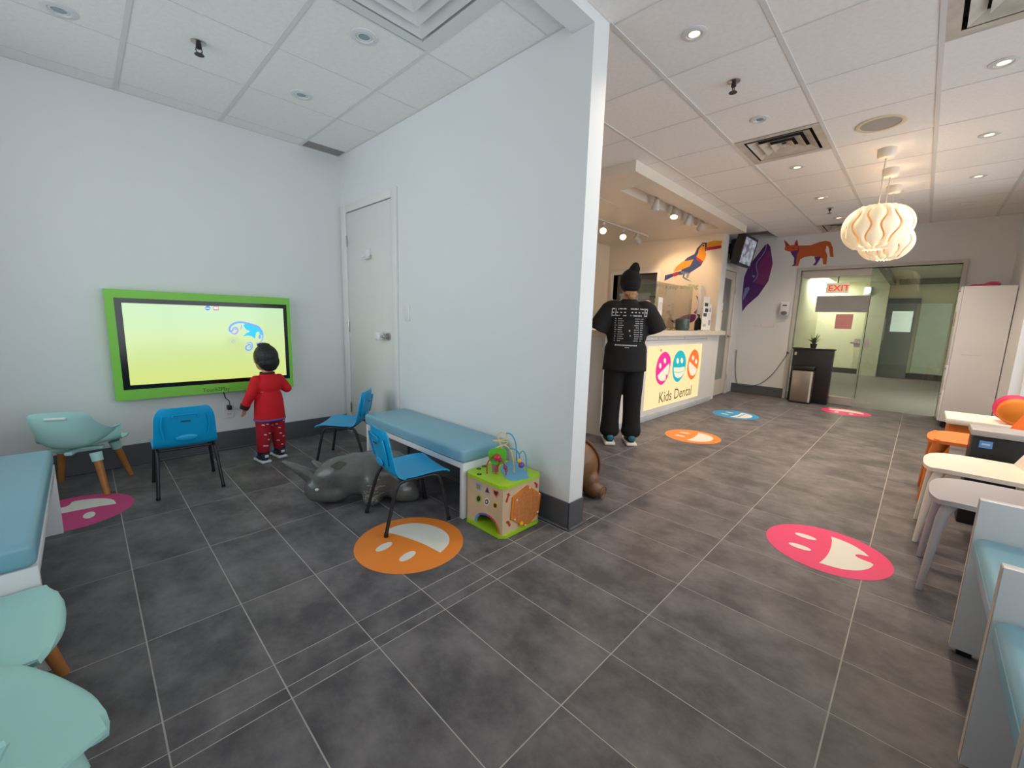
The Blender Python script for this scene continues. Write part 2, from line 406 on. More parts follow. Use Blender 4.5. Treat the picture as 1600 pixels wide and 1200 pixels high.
# ---- windows
def window(name, label, x0, x1, z0, z1, n, axis):
    t = thing(name, label, 'window', kind='structure')
    def bxx(nm, m, a0, a1, d0, d1, zz0, zz1):
        if axis == 'x': return box(nm, m, t, a0, a1, YR+d0, YR+d1, zz0, zz1)
        return box(nm, m, t, XL+d0, XL+d1, a0, a1, zz0, zz1)
    d0, d1 = -0.14, -0.08
    bxx('sill', TRIMW, x0, x1, -0.2, 0.02, z0-0.03, z0)
    bxx('window_frame', TRIMW, x0, x1, d0, d1, z1-0.04, z1); bxx('window_frame', TRIMW, x0, x1, d0, d1, z0, z0+0.04)
    for k in range(n+1):
        a = x0+(x1-x0)*k/n; bxx('mullion', TRIMW, max(x0, a-0.02), min(x1, a+0.02), d0, d1, z0+0.04, z1-0.04)
    for k in range(n):
        a, b = x0+(x1-x0)*k/n+0.02, x0+(x1-x0)*(k+1)/n-0.02
        bxx('pane', GLASS, a, b, -0.113, -0.107, z0+0.04, z1-0.04)
window('window_1', 'long street window above the bench seats', wx0, wx1, wz0, wz1, 5, 'x')
window('window_2', 'daylit window on the left beside the mint chairs', wy0, wy1, lz0, lz1, 2, 'y')

# ---- ceiling: one object per tile, bars between them
ce = struct('ceiling', P('ceiling_void', (120, 118, 116), 0.9), [(XL, XF, YR, YREC+0.1, ZC+0.08, ZC+0.2)], 'white suspended tile ceiling over waiting room and reception', 'ceiling')
ct_mesh = {}
def ctile(x0, x1, y0, y1):
    g = 0.002; k = (round(x1-x0-2*g, 4), round(y1-y0-2*g, 4))
    if k[0] < 0.02 or k[1] < 0.02: return
    if k not in ct_mesh:
        mb = MB(); mb.box(-k[0]/2, k[0]/2, -k[1]/2, k[1]/2, 0.0, 0.018); ct_mesh[k] = mb.mesh('ceiling_tile', CEIL)
    o = bpy.data.objects.new('ceiling_tile', ct_mesh[k]); COL.objects.link(o); o.location = ((x0+x1)/2, (y0+y1)/2, ZC); o.parent = ce
def bar(x0, x1, y0, y1, h=0.004): return MB().box(x0, x1, y0, y1, ZC-h, ZC+0.03).build('grid_bar', CBAR, ce)
# alcove
ax = [XL, -0.068, 0.540, 1.148, 1.756, XP0]; ay = [YH1, 0.36, 0.970, 1.580, 2.190, 2.800, YB]
DIFF_A = (3, 1)                                     # diffuser cell
for i, (x0, x1) in enumerate(zip(ax, ax[1:])):
    for j, (y0, y1) in enumerate(zip(ay, ay[1:])):
        if (i, j) == DIFF_A or (i == 4 and j == 5): continue
        ctile(x0, x1, y0, y1)
for x in ax[1:-1]: bar(x-0.012, x+0.012, YH1, YB)
for y in ay[1:-1]:
    for x0, x1 in zip(ax, ax[1:]): bar(x0+0.012, x1-0.012, y-0.005, y+0.005, 0.002)
bar(XP0-0.014, XP0, YH1, YB); bar(XL, XP0, YB-0.012, YB, 0.003)
# main room and reception approach
SX, SY = 0.628, 0.606
mx = [XL] + [2.268+SX*k for k in range(-4, 11)] + [XF]
my = [YR, YH0-3*SY, YH0-2*SY, YH0-SY, YH0]
DIFF_M = {(7+0, 3), (6, 1), (13, 3)}
dif_cells = []
for i, (x0, x1) in enumerate(zip(mx, mx[1:])):
    for j, (y0, y1) in enumerate(zip(my, my[1:])):
        if abs(x0-(2.268+3*SX)) < 0.01 and j == 3 or abs(x0-(2.268+SX)) < 0.01 and j == 1 or abs(x0-(2.268+9*SX)) < 0.01 and j == 3:
            dif_cells.append((x0, x1, y0, y1)); continue
        ctile(x0, x1, y0, y1)
for y in my[1:-1]: bar(XL, XF, y-0.012, y+0.012)
bar(XP1, XF, YH0-0.012, YH0+0.012)
for x in mx[1:-1]:
    for y0, y1 in zip(my, my[1:]): bar(x-0.005, x+0.005, y0+0.012, y1-0.012, 0.002)
ry = [YH0, YH0+SY, YH0+2*SY, YH0+3*SY, YH0+4*SY, YREC]; rx = [XP1] + [2.268+SX*k for k in range(1, 11)] + [XF]
SOFX = 3.97; SOFY = 0.835
for x0, x1 in zip(rx, rx[1:]):
    for y0, y1 in zip(ry, ry[1:]):
        if x0 > SOFX-0.3 and y0 > SOFY: continue
        if y1 > 1.2 and x0 > 7.3: continue
        ctile(x0, x1, y0, y1)
for y in ry[1:-1]: bar(XP1, XF if y < 0.8 else SOFX, y-0.012, y+0.012)
for x in rx[1:-1]:
    for y0, y1 in zip(ry, ry[1:]):
        if x > SOFX and y0 > SOFY: continue
        bar(x-0.005, x+0.005, y0+0.012, y1-0.012, 0.002)

# ---- reception soffit with its light trough
zb = 2.60
SOF = P('soffit_paint', (226, 216, 204), 0.55, var=0.015, bump=0.03, bscale=200)
T0, T1, U0, U1 = 1.05, 1.24, 4.40, 6.85
sf = struct('trim_soffit', SOF, [(SOFX, XTW, SOFY, T0, zb, ZC), (SOFX, XTW, T1, YREC, zb, ZC), (SOFX, U0, T0, T1, zb, ZC), (U1, XTW, T0, T1, zb, ZC), (U0, U1, T0, T1, ZC-0.005, ZC), (XTW, 7.40, SOFY, YTE-0.016, zb, ZC)],
            'dropped white soffit with a light trough above the reception desk', 'soffit')
MB().box(4.0, 4.95, 1.56, 1.572, zb-0.003, zb+0.001).build('seam', CBAR, sf)

# ---- alcove door
d = thing('door_1', 'plain white door with nickel lever in the alcove corner', 'door', (XP0, (DY0+DY1)/2, 0), kind='structure')
d.location = (0, 0, 0)
DOORW = P('door_paint', (222, 221, 217), 0.45, var=0.015)
box('door_leaf', DOORW, d, XP0-0.012, XP0+0.02, DY0, DY1, 0.012, DZ, 0.002)
for nm, b in (('casing', (XP0-0.022, XP0-0.0005, DY0-0.075, DY0-0.004, 0, DZ+0.075)), ('casing', (XP0-0.022, XP0-0.0005, DY1+0.004, YB-0.032, 0, DZ+0.075)), ('casing', (XP0-0.022, XP0-0.0005, DY0-0.004, DY1+0.004, DZ+0.006, DZ+0.075))):
    box(nm, TRIMW, d, *b, bevel=0.003)
box('gap', P('shadow_gap', (60, 58, 56), 0.9), d, XP0-0.004, XP0+0.001, DY0-0.004, DY1+0.004, DZ, DZ+0.006)
for z in (0.26, 1.08, 1.90):
    hg = MB(); hg.cyl((XP0-0.018, DY1+0.004, z-0.05), (XP0-0.018, DY1+0.004, z+0.05), 0.008, 10); hg.build('hinge', CHROME, d, smooth=True)
lv = MB(); lv.cyl((XP0-0.012, DY0+0.07, 1.02), (XP0-0.024, DY0+0.07, 1.02), 0.033, 24); lv.build('rose', CHROME, d, smooth=True)
lv = MB(); lv.tube([(XP0-0.02, DY0+0.07, 1.02), (XP0-0.06, DY0+0.07, 1.02), (XP0-0.068, DY0+0.085, 1.02), (XP0-0.068, DY0+0.15, 1.018)], 0.009, 10); lv.build('lever', CHROME, d, smooth=True)
cl = thing('lever_guard', 'white plastic child guard clipped on the door lever', 'child lock')
MB().box(XP0-0.095, XP0-0.04, DY0+0.105, DY0+0.185, 0.985, 1.055, 0.015, 3).build('shell', WLAM, cl, smooth=True)
MB().box(XP0-0.100, XP0-0.094, DY0+0.125, DY0+0.165, 1.0, 1.04, 0.002, 1).build('button', TRIMW, cl, smooth=True)
hk = thing('door_hook', 'white double hook stuck high on the alcove door', 'hook')
MB().box(XP0-0.022, XP0-0.0125, 2.36, 2.45, 1.70, 1.79, 0.008, 2).build('plate', WLAM, hk, smooth=True)
h2 = MB(); h2.tube(crom([(XP0-0.02, 2.45, 1.735), (XP0-0.05, 2.47, 1.715), (XP0-0.06, 2.43, 1.70), (XP0-0.06, 2.36, 1.70), (XP0-0.05, 2.33, 1.715), (XP0-0.02, 2.36, 1.735)], 4), 0.007, 8); h2.build('arm', WLAM, hk, smooth=True)
sw = thing('light_switch', 'white rocker switch on the partition beside the alcove door', 'switch')
MB().box(XP0-0.007, XP0-0.0005, 1.735, 1.81, 1.16, 1.285, 0.003, 2).build('plate', TRIMW, sw, smooth=True)
MB().box(XP0-0.012, XP0-0.0071, 1.757, 1.788, 1.19, 1.255, 0.002, 1).build('rocker', WLAM, sw, smooth=True)

# ---- staff door with glazed panel
d2 = thing('door_2', 'cream staff door with tall grey glazed panel beside the desk', 'door', kind='structure')
CREAMD = P('cream_door', (214, 206, 194), 0.45, var=0.015)
DIMPANE = P('dim_glazing', (128, 130, 122), 0.12, var=0.25, vscale=2.2, spec=0.6)  # opaque pane, dimness of the room behind the glass put into its colour
MB().box(7.46, 7.62, YD+0.0, YD+0.04, 0.01, 2.10).box(8.05, 8.19, YD, YD+0.04, 0.01, 2.10).box(7.62, 8.05, YD, YD+0.04, 0.01, 0.28).box(7.62, 8.05, YD, YD+0.04, 1.98, 2.10).build('door_leaf', CREAMD, d2)
box('pane', DIMPANE, d2, 7.62, 8.05, YD+0.015, YD+0.025, 0.28, 1.98)
box('casing', TRIMW, d2, 8.195, 8.30, YD-0.02, YD-0.0005, 0, 2.20, 0.003); box('casing', TRIMW, d2, 7.46, 8.195, YD-0.02, YD-0.0005, 2.11, 2.20, 0.003)
MB().cyl((8.12, YD, 1.02), (8.12, YD-0.05, 1.02), 0.012, 10).cyl((8.12, YD-0.05, 1.02), (8.0, YD-0.05, 1.02), 0.009, 10).build('lever', CHROME, d2, smooth=True)
for z in (0.25, 1.75): box('hinge', CHROME, d2, 8.19, 8.205, YD-0.026, YD-0.0205, z, z+0.1)
MB().cyl((8.12, YD, 1.02), (8.12, YD-0.012, 1.02), 0.03, 20).build('rose', CHROME, d2, smooth=True)

# ---- glass entrance
d3 = thing('door_3', 'frameless glass entrance doors with a metal bottom rail', 'door', kind='structure')
GREENGL = glass('green_tinted_glass', (250, 252, 250), 0.04)
FRM = P('entrance_frame', (196, 192, 186), 0.4, var=0.02)
box('door_frame', FRM, d3, XF-0.03, XF+0.12, GY1, GY1+0.045, 0, GZ+0.045); box('door_frame', FRM, d3, XF-0.03, XF+0.12, GY0-0.045, GY0, 0, GZ+0.045); box('door_frame', FRM, d3, XF-0.03, XF+0.12, GY0, GY1, GZ, GZ+0.045)
box('pane', GREENGL, d3, XF+0.03, XF+0.04, -0.63, GY1-0.005, 0.13, GZ-0.11); box('pane', GREENGL, d3, XF+0.05, XF+0.06, GY0+0.005, -0.60, 0.01, GZ-0.01)
RAIL = P('satin_rail', (198, 196, 190), 0.35, metal=0.6, var=0.03)
box('bottom_rail', RAIL, d3, XF+0.012, XF+0.058, -0.60, GY1-0.01, 0.012, 0.13); box('top_rail', FRM, d3, XF+0.012, XF+0.058, -0.60, GY1-0.01, GZ-0.11, GZ-0.005)
DARKG = P('dark_edge', (70, 74, 72), 0.4)
box('edge_strip', DARKG, d3, XF+0.028, XF+0.042, -0.636, -0.628, 0.13, 1.85)
MB().cyl((XF+0.02, -0.565, 1.0), (XF-0.03, -0.565, 1.0), 0.02, 12).box(XF-0.045, XF-0.028, -0.58, -0.48, 0.985, 1.012, 0.003).build('handle', CHROME, d3, smooth=True)
box('lock_plate', RAIL, d3, XF+0.022, XF+0.0295, -0.60, -0.52, 0.93, 1.06); box('lock_plate', RAIL, d3, XF+0.042, XF+0.0495, -0.70, -0.64, 0.93, 1.06)
GRYB = P('grey_film', (150, 152, 152), 0.5)
def film(name, mat, x, y0, y1, px): pass
def rect_px(name, mat, parent, plane_x, x0, x1, y0, y1, th=0.002, ax=0):
    pts = [onp(*q, ax, plane_x) for q in ((x0, y0), (x1, y0), (x1, y1), (x0, y1))]
    a = sum(p.y for p in (pts[0], pts[3]))/2; b = sum(p.y for p in pts[1:3])/2; z1_ = (pts[0].z+pts[1].z)/2; z0_ = (pts[2].z+pts[3].z)/2
    return box(name, mat, parent, plane_x-th, plane_x, min(a, b), max(a, b), min(z0_, z1_), max(z0_, z1_))
gs = rect_px('privacy_film', GRYB, d3, XF+0.029, 1275, 1358, 462, 488)
nt = rect_px('notice', P('pink_paper', (214, 150, 150), 0.7), None, XF+0.0295, 1305, 1332, 491, 514); tag(nt, 'pink paper notice taped inside the glass entrance', 'notice')

# ---- corridor behind the glass
XE = 15.0
CARP = P('corridor_carpet', (104, 100, 96), 0.95, var=0.2, vscale=60, bump=0.3, bscale=200)
OLIVE = P('corridor_wall', (204, 202, 176), 0.7, var=0.02)
struct('floor_corridor', CARP, [(XF+0.0, XE+0.2, -3.2, 1.4, -0.12, 0.0)], 'grey carpet of the corridor beyond the glass', 'floor')
struct('wall_corridor', OLIVE, [(XF+0.12, XE, 0.95, 1.05, 0, 2.5), (XF+0.12, XE, -2.6, -2.5, 0, 2.5), (XE, XE+0.1, -2.6, 1.05, 0, 2.5)], 'pale olive corridor walls beyond the glass entrance')
struct('ceiling_corridor', P('corridor_ceiling', (176, 176, 166), 0.8, var=0.08, vscale=30), [(XF+0.12, XE+0.1, -2.6, 1.05, 2.46, 2.56)], 'corridor ceiling beyond the glass entrance', 'ceiling')
struct('trim_pilaster', P('pilaster_paint', (176, 178, 156), 0.7), [(XE-0.35, XE-0.001, -0.52, -0.13, 0, 2.459)], 'square pale pillar at the end of the corridor', 'pillar')
struct('baseboard_corridor', P('corridor_base', (62, 62, 60), 0.6), [(XE-0.02, XE-0.001, -0.13, 0.95, 0, 0.14), (XE-0.02, XE-0.001, -2.5, -0.52, 0, 0.14)], 'dark skirting along the corridor end wall', 'baseboard')
struct('trim_beam', P('beam_paint', (96, 96, 90), 0.8), [(XF+0.9, XE-0.36, -0.62, -0.52, 2.34, 2.459), (XE-0.6, XE-0.4, -2.4, -0.7, 2.34, 2.459)], 'dark beams under the corridor ceiling', 'beam')
GRYD = P('grey_steel_door', (112, 116, 108), 0.45, var=0.04)
cdr = thing('door_4', 'grey steel door with a small lit window down the corridor', 'door', kind='structure')
def px_yz(x, y, px): v = onp(x, y, 0, px); return v.y, v.z
ya, za = px_yz(1378, 474, XE-0.05); yb, zb_ = px_yz(1434, 474, XE-0.05)
MB().box(XE-0.07, XE-0.021, yb, ya, 0.0, za).build('door_leaf', GRYD, cdr)
MB().box(XE-0.09, XE-0.003, yb-0.06, ya+0.05, za, za+0.12).build('door_frame', P('door_header', (84, 84, 78), 0.6), cdr)
y1_, z1_ = px_yz(1395, 486, XE-0.08); y0_, z0_ = px_yz(1422, 519, XE-0.08)
MB().box(XE-0.08, XE-0.0705, y0_, y1_, z0_, z1_).build('pane', P('lit_pane', (205, 222, 210), 0.3, emit=(205, 222, 210), estr=0.3), cdr)
MB().box(XE-0.1, XE-0.071, ya-0.14, ya-0.09, 0.95, 1.5, 0.005).build('push_bar', CHROME, cdr)
sidep = box('window_3', P('pale_side_light', (172, 186, 168), 0.25), None, XE-0.05, XE-0.021, yb-0.62, yb-0.07, 0.15, za, kind='structure'); tag(sidep, 'pale glazed side panel beside the grey corridor door', 'window')
ex = thing('exit_sign', 'small lit exit sign with red letters in the corridor', 'sign')
v = onp(1308, 450, 0, 12.0)
MB().box(12.0, 12.05, v.y-0.2, v.y+0.2, v.z-0.11, v.z+0.11, 0.006).build('housing', P('sign_face', (230, 220, 190), 0.5, emit=(240, 225, 190), estr=0.2), ex)
MB().box(12.02, 12.04, v.y-0.01, v.y+0.01, v.z+0.11, 2.459).build('stem', BLACKP, ex)
letters(text('letters', 'EXIT', P('red_glow', (225, 40, 25), 0.5, emit=(235, 50, 30), estr=0.55), ex, frame((11.998, v.y+0.16, v.z-0.065), (0, -1, 0), (0, 0, 1)), 0.185, 0.0, bold=0.003))
pn = thing('ceiling_panel_light', 'lit square light panel in the corridor ceiling', 'ceiling light')
v = onp(1285, 440, 2, 2.455)
MB().box(v.x-1.0, v.x+1.0, v.y-0.25, v.y+0.25, 2.44, 2.4595).build('diffuser', P('panel_glow', (250, 250, 225), 0.5, emit=(250, 250, 220), estr=1.0), pn)
MB().box(v.x-1.03, v.x+1.03, v.y-0.28, v.y+0.28, 2.45, 2.4598).build('frame', TRIMW, pn)
la = bpy.data.lights.new('panel_glow', 'AREA'); la.shape = 'RECTANGLE'; la.size = 2.0; la.size_y = 0.5; la.energy = 46; la.color = (1.0, 1.0, 0.88)
lo = bpy.data.objects.new('panel_glow', la); COL.objects.link(lo); lo.parent = pn; lo.location = (v.x, v.y, 2.43)
fill_panel = thing('ceiling_panel_light', 'added light panel brightening the corridor, out of view behind the tall cabinet', 'ceiling light')  # added panel, hidden from the camera, to brighten the right of the corridor
MB().box(9.3, 10.5, -2.35, -1.95, 2.44, 2.4595).build('diffuser', MATS['panel_glow'], fill_panel); MB().box(9.27, 10.53, -2.38, -1.92, 2.45, 2.4598).build('frame', TRIMW, fill_panel)
lb_ = bpy.data.lights.new('panel_glow', 'AREA'); lb_.shape = 'RECTANGLE'; lb_.size = 1.2; lb_.size_y = 0.4; lb_.energy = 55; lb_.color = (1.0, 0.98, 0.9)
lq = bpy.data.objects.new('panel_glow', lb_); COL.objects.link(lq); lq.parent = fill_panel; lq.location = (9.9, -2.15, 2.43)
sp = thing('emergency_lamp', 'small twin emergency lamp on the corridor wall', 'lamp')
v = onp(1355, 454, 0, XE-0.36)
MB().box(XE-0.40, XE-0.351, v.y-0.10, v.y+0.06, v.z-0.12, v.z+0.10, 0.01).build('housing', TRIMW, sp)
MB().ell((XE-0.42, v.y-0.02, v.z), (0.05, 0.07, 0.09)).build('bulb', P('cold_bulb', (215, 235, 245), 0.3, emit=(215, 235, 245), estr=0.9), sp, smooth=True)
# ================================================================== CEILING FITTINGS
WARM = (1.0, 0.80, 0.60)
LENSOFF = P('lens_off', (150, 165, 172), 0.25, metal=0.4, var=0.1)
LENSON = P('lens_lit', (255, 226, 180), 0.4, emit=(255, 205, 130), estr=2.6)
RINGW = P('downlight_ring', (214, 216, 218), 0.35, var=0.02)
def spot(parent, loc, direction, watts, angle=110, blend=0.6, color=WARM, rad=0.04):
    l = bpy.data.lights.new('lamp_glow', 'SPOT'); l.energy = watts; l.color = color; l.spot_size = math.radians(angle); l.spot_blend = blend; l.shadow_soft_size = rad
    o = bpy.data.objects.new('lamp_glow', l); COL.objects.link(o); o.parent = parent
    o.matrix_local = Matrix.Translation(Vector(loc)) @ Vector(direction).to_track_quat('-Z', 'Y').to_matrix().to_4x4()
def downlight(px, lit, label, group, watts=46, r=0.062):
    v = onp(px[0], px[1], 2, ZC)
    t = thing('downlight', label, 'ceiling light', (v.x, v.y, ZC), group=group)
    MB().lathe([(r, 0.0), (r, -0.004), (r-0.006, -0.007), (r*0.66, -0.007), (r*0.60, -0.001), (r*0.60, 0.0)], seg=32).build('ring', RINGW, t, smooth=True)
    MB().lathe([(r*0.60, -0.0005), (r*0.62, -0.002), (r*0.46, -0.006), (r*0.42, -0.002), (r*0.42, 0.0)], seg=28).build('baffle', RINGW, t, smooth=True)
    MB().lathe([(r*0.45, -0.0015), (r*0.3, -0.004), (0, -0.005)], seg=24).build('lens', LENSON if lit else LENSOFF, t, smooth=True)
    if lit: spot(t, (0, 0, -0.012), (0, 0, -1), watts, 136, 0.95)
    return t
downlight((1085, 52), True, 'lit downlight nearest the partition end', 'lit downlights', 24)
downlight((1246, 261), True, 'lit downlight just past the slotted ceiling vent', 'lit downlights')
downlight((1283, 309), True, 'lit downlight between the vent and the far sprinkler', 'lit downlights')
downlight((1311, 340), True, 'lit downlight closest to the far wall, above the fox', 'lit downlights')
downlight((1569, 97), True, 'lit downlight beside the big ceiling vent by the windows', 'lit downlights', 60)
downlight((1546, 210), True, 'middle lit downlight in the row by the windows', 'lit downlights', 60)
downlight((1529, 275), True, 'farthest lit downlight in the row by the windows', 'lit downlights', 60)
downlight((1187, 186), False, 'unlit downlight between sprinkler and slotted vent', 'unlit downlights')
downlight((92, 15), False, 'unlit downlight above the left end of the touch screen', 'unlit downlights', r=0.07)
downlight((471, 148), False, 'unlit downlight near the alcove corner', 'unlit downlights', r=0.07)
downlight((569, 57), False, 'unlit downlight beside the white stepped diffuser', 'unlit downlights', r=0.07)

def sprinkler(px, label):
    v = onp(px[0], px[1], 2, ZC)
    t = thing('sprinkler', label, 'sprinkler', (v.x, v.y, ZC), group='ceiling sprinklers')
    MB().lathe([(0.036, 0), (0.036, -0.004), (0.022, -0.010), (0.012, -0.010)], seg=24).build('escutcheon', CHROME, t, smooth=True)
    MB().lathe([(0.013, -0.008), (0.015, -0.03), (0.010, -0.034), (0.004, -0.036)], seg=14).build('body', BLACKM, t, smooth=True)
    m = MB()
    for s in (-1, 1): m.tube([(s*0.012, 0, -0.028), (s*0.015, 0, -0.045), (s*0.004, 0, -0.062)], 0.0028, 6)
    m.build('yoke', BLACKM, t, smooth=True)
    MB().lathe([(0, -0.061), (0.022, -0.062), (0.024, -0.066), (0, -0.066)], seg=20).build('deflector', BLACKM, t, smooth=True)
sprinkler((310, 66), 'dark sprinkler head above the touch screen')
sprinkler((1147, 127), 'dark sprinkler head near the partition end')
sprinkler((1297, 325), 'small sprinkler head in front of the fox mural')

def diffuser(x0, x1, y0, y1, label, mat, inner, z=ZC, group=None, dark=None):
    cx, cy = (x0+x1)/2, (y0+y1)/2; hx, hy = (x1-x0)/2-0.012, (y1-y0)/2-0.012
    t = thing('air_diffuser', label, 'vent', (cx, cy, z), group=group)
    def ring(mb, a, za, b, zb2, th=0.003):
        A = [(-hx+a, -hy+a), (hx-a, -hy+a), (hx-a, hy-a), (-hx+a, hy-a)]; B = [(-hx+b, -hy+b), (hx-b, -hy+b), (hx-b, hy-b), (-hx+b, hy-b)]
        v = [mb.bm.verts.new((x, y, za)) for x, y in A]+[mb.bm.verts.new((x, y, zb2)) for x, y in B]
        u = [mb.bm.verts.new((x, y, za+th)) for x, y in A]+[mb.bm.verts.new((x, y, zb2+th)) for x, y in B]
        for k in range(4):
            k2 = (k+1) % 4
            mb.bm.faces.new((v[k], v[k2], v[4+k2], v[4+k])); mb.bm.faces.new((u[k], u[4+k], u[4+k2], u[k2]))
            mb.bm.faces.new((v[k], u[k], u[k2], v[k2])); mb.bm.faces.new((v[4+k], v[4+k2], u[4+k2], u[4+k]))
        return mb
    ring(MB(), 0.0, -0.004, 0.055, -0.002).build('flange', mat, t)
    MB().box(-hx+0.02, hx-0.02, -hy+0.02, hy-0.02, 0.058, 0.062).build('duct_back', dark or inner, t)
    ring(MB(), 0.052, 0.0, 0.054, 0.06).build('throat', inner, t)
    for k, a in enumerate((0.075, 0.145, 0.215)):
        if a+0.05 < hy: ring(MB(), a, -0.006, a+0.058, 0.022).build('louvre', mat, t)
    a = 0.275
    if hx-a > 0.01: MB().box(-hx+a, hx-a, -hy+a, hy-a, -0.006, -0.003).build('centre_plate', mat, t)
DIRTY = P('dusty_vent', (196, 188, 176), 0.6, var=0.14, vscale=9)
DUCTDK = P('duct_dark', (44, 38, 34), 0.9)  # dark tone for the vent throat and duct back
WVENT = P('white_vent', (214, 216, 215), 0.5, var=0.02)
GREYV = P('duct_grey', (214, 216, 215), 0.7)
labs = ['slotted dusty ceiling vent in the middle of the waiting room', 'large dusty ceiling vent at the upper right by the windows', 'far dusty ceiling vent near the fox mural']
dif_cells.sort(key=lambda c: (abs(c[0]-(2.268+3*SX)) > 0.01, c[0]))
for c, lb in zip(dif_cells, labs): diffuser(*c, lb, DIRTY, DUCTDK, group='dusty ceiling vents')
diffuser(ax[3], ax[4], ay[1], ay[2], 'clean white stepped square diffuser in the alcove ceiling', WVENT, GREYV)
# slatted grille in the alcove corner
g = thing('strip_grille', 'narrow grey slatted grille in the alcove ceiling corner', 'vent')
gx0, gx1, gy0, gy1 = 1.770, XP0-0.016, 2.808, YB-0.014
box('back', P('grille_dark', (96, 94, 92), 0.8), g, gx0, gx1, gy0, gy1, ZC+0.02, ZC+0.024)
for k in range(7):
    y = gy0+(gy1-gy0)*(k+0.5)/7
    MB().box(gx0, gx1, y-0.007, y+0.007, ZC-0.002, ZC+0.002).build('slat', P('grille_slat', (150, 148, 145), 0.5), g)
# round speaker
v = onp(1376, 193, 2, ZC)
t = thing('ceiling_speaker', 'round flush ceiling speaker with beige rim', 'speaker', (v.x, v.y, ZC))
MB().lathe([(0.145, 0), (0.145, -0.006), (0.135, -0.009), (0.118, -0.006), (0.118, 0)], seg=40).build('rim', P('speaker_rim', (214, 202, 172), 0.5), t, smooth=True)
MB().lathe([(0.118, -0.003), (0.0, -0.004)], seg=40).build('grille', P('speaker_mesh', (158, 156, 152), 0.6, var=0.2, vscale=400), t)
v = onp(1513, 317, 2, ZC)
t = thing('smoke_detector', 'flat white disc on the ceiling above the cabinet', 'detector', (v.x, v.y, ZC))
MB().lathe([(0.06, 0), (0.06, -0.012), (0.045, -0.022), (0, -0.024)], seg=28).build('housing', RINGW, t, smooth=True)
MB().lathe([(0.02, -0.022), (0.018, -0.028), (0, -0.029)], seg=16).build('sensor', CBAR, t, smooth=True)

# ---- pendant lamps
SHADE = P('lamp_petal', (240, 226, 200), 0.6, var=0.03, emit=(255, 226, 178), estr=0.20)
GAPSHADE = P('lamp_gap_shade', (206, 176, 130), 0.7, var=0.05, emit=(235, 180, 110), estr=0.05)  # tan core inside the petals: shade of the gaps put into its colour
def petal_mesh(kk, R):
    """one wavy ribbon of the shade running from the top collar to the bottom opening"""
    n = 14; ph = math.pi*(kk % 2)
    rad = R*(1.0 if kk % 2 else 0.985)
    def f(u, v):
        la = math.radians(74-148*u); wob = 1.0+0.46*math.sin(u*2.4*2*math.pi+ph)
        lo = 2*math.pi*kk/n + (v-0.5)*2*math.pi/n*0.85*wob
        bulge = 1.0+0.05*math.cos((v-0.5)*math.pi)
        r = rad*bulge*(1.06 if abs(la) < 1 else 1.0)
        return (r*math.cos(la)*math.cos(lo), r*math.cos(la)*math.sin(lo), r*0.86*math.sin(la))
    return MB().grid(26, 6, f).mesh('petal', SHADE, smooth=True)
PET = [petal_mesh(k, 0.215) for k in range(14)]
def pendant(x, z, label, rz):
    t = thing('pendant_lamp', label, 'pendant lamp', (x, -0.862, 0), group='wavy pendant lamps')
    MB().lathe([(0.062, ZC-0.0005), (0.062, ZC-0.055), (0.052, ZC-0.072), (0.01, ZC-0.078)], seg=28).build('canopy', P('canopy_plastic', (226, 218, 204), 0.4), t, smooth=True)
    MB().cyl((0, 0, ZC-0.075), (0, 0, z+0.12), 0.0035, 8).build('cord', P('cord_white', (206, 200, 188), 0.5), t, smooth=True)
    MB().lathe([(0.01, z+0.13), (0.03, z+0.125), (0.032, z+0.06), (0.02, z+0.05)], seg=16).build('lamp_holder', P('holder', (230, 225, 214), 0.4), t, smooth=True)
    MB().ell((0, 0, z), (0.04, 0.04, 0.055)).build('bulb', P('bulb_glow', (255, 240, 205), 0.4, emit=(255, 230, 180), estr=12), t, smooth=True)
    sh = MB().tube([(0.062*math.cos(a*math.pi/12), 0.062*math.sin(a*math.pi/12), 0.176) for a in range(24)], 0.005, 6, closed=True).build('lamp_shade', SHADE, t, smooth=True); sh.location = (0, 0, z); sh.rotation_euler = (0, 0, rz)
    MB().lathe([(0.196*math.cos(q), 0.168*math.sin(q)) for q in [math.radians(-58+118*i/16) for i in range(17)]], (0, 0, z), 28).build('gap_shade', GAPSHADE, t, smooth=True)
    for k in range(14):
        p = bpy.data.objects.new('petal', PET[k]); COL.objects.link(p); p.parent = sh
    l = bpy.data.lights.new('lamp_glow', 'POINT'); l.energy = 7; l.color = (1.0, 0.80, 0.55); l.shadow_soft_size = 0.07
    lo = bpy.data.objects.new('lamp_glow', l); COL.objects.link(lo); lo.parent = t; lo.location = (0, 0, z)
pendant(5.07, 2.07, 'nearest wavy white pendant lamp hanging on the longest-looking cord', 0.1)
pendant(5.67, 2.19, 'middle wavy white pendant lamp, topmost of the cluster', 0.6)
pendant(6.32, 2.13, 'farthest and lowest-looking wavy white pendant lamp', 0.35)

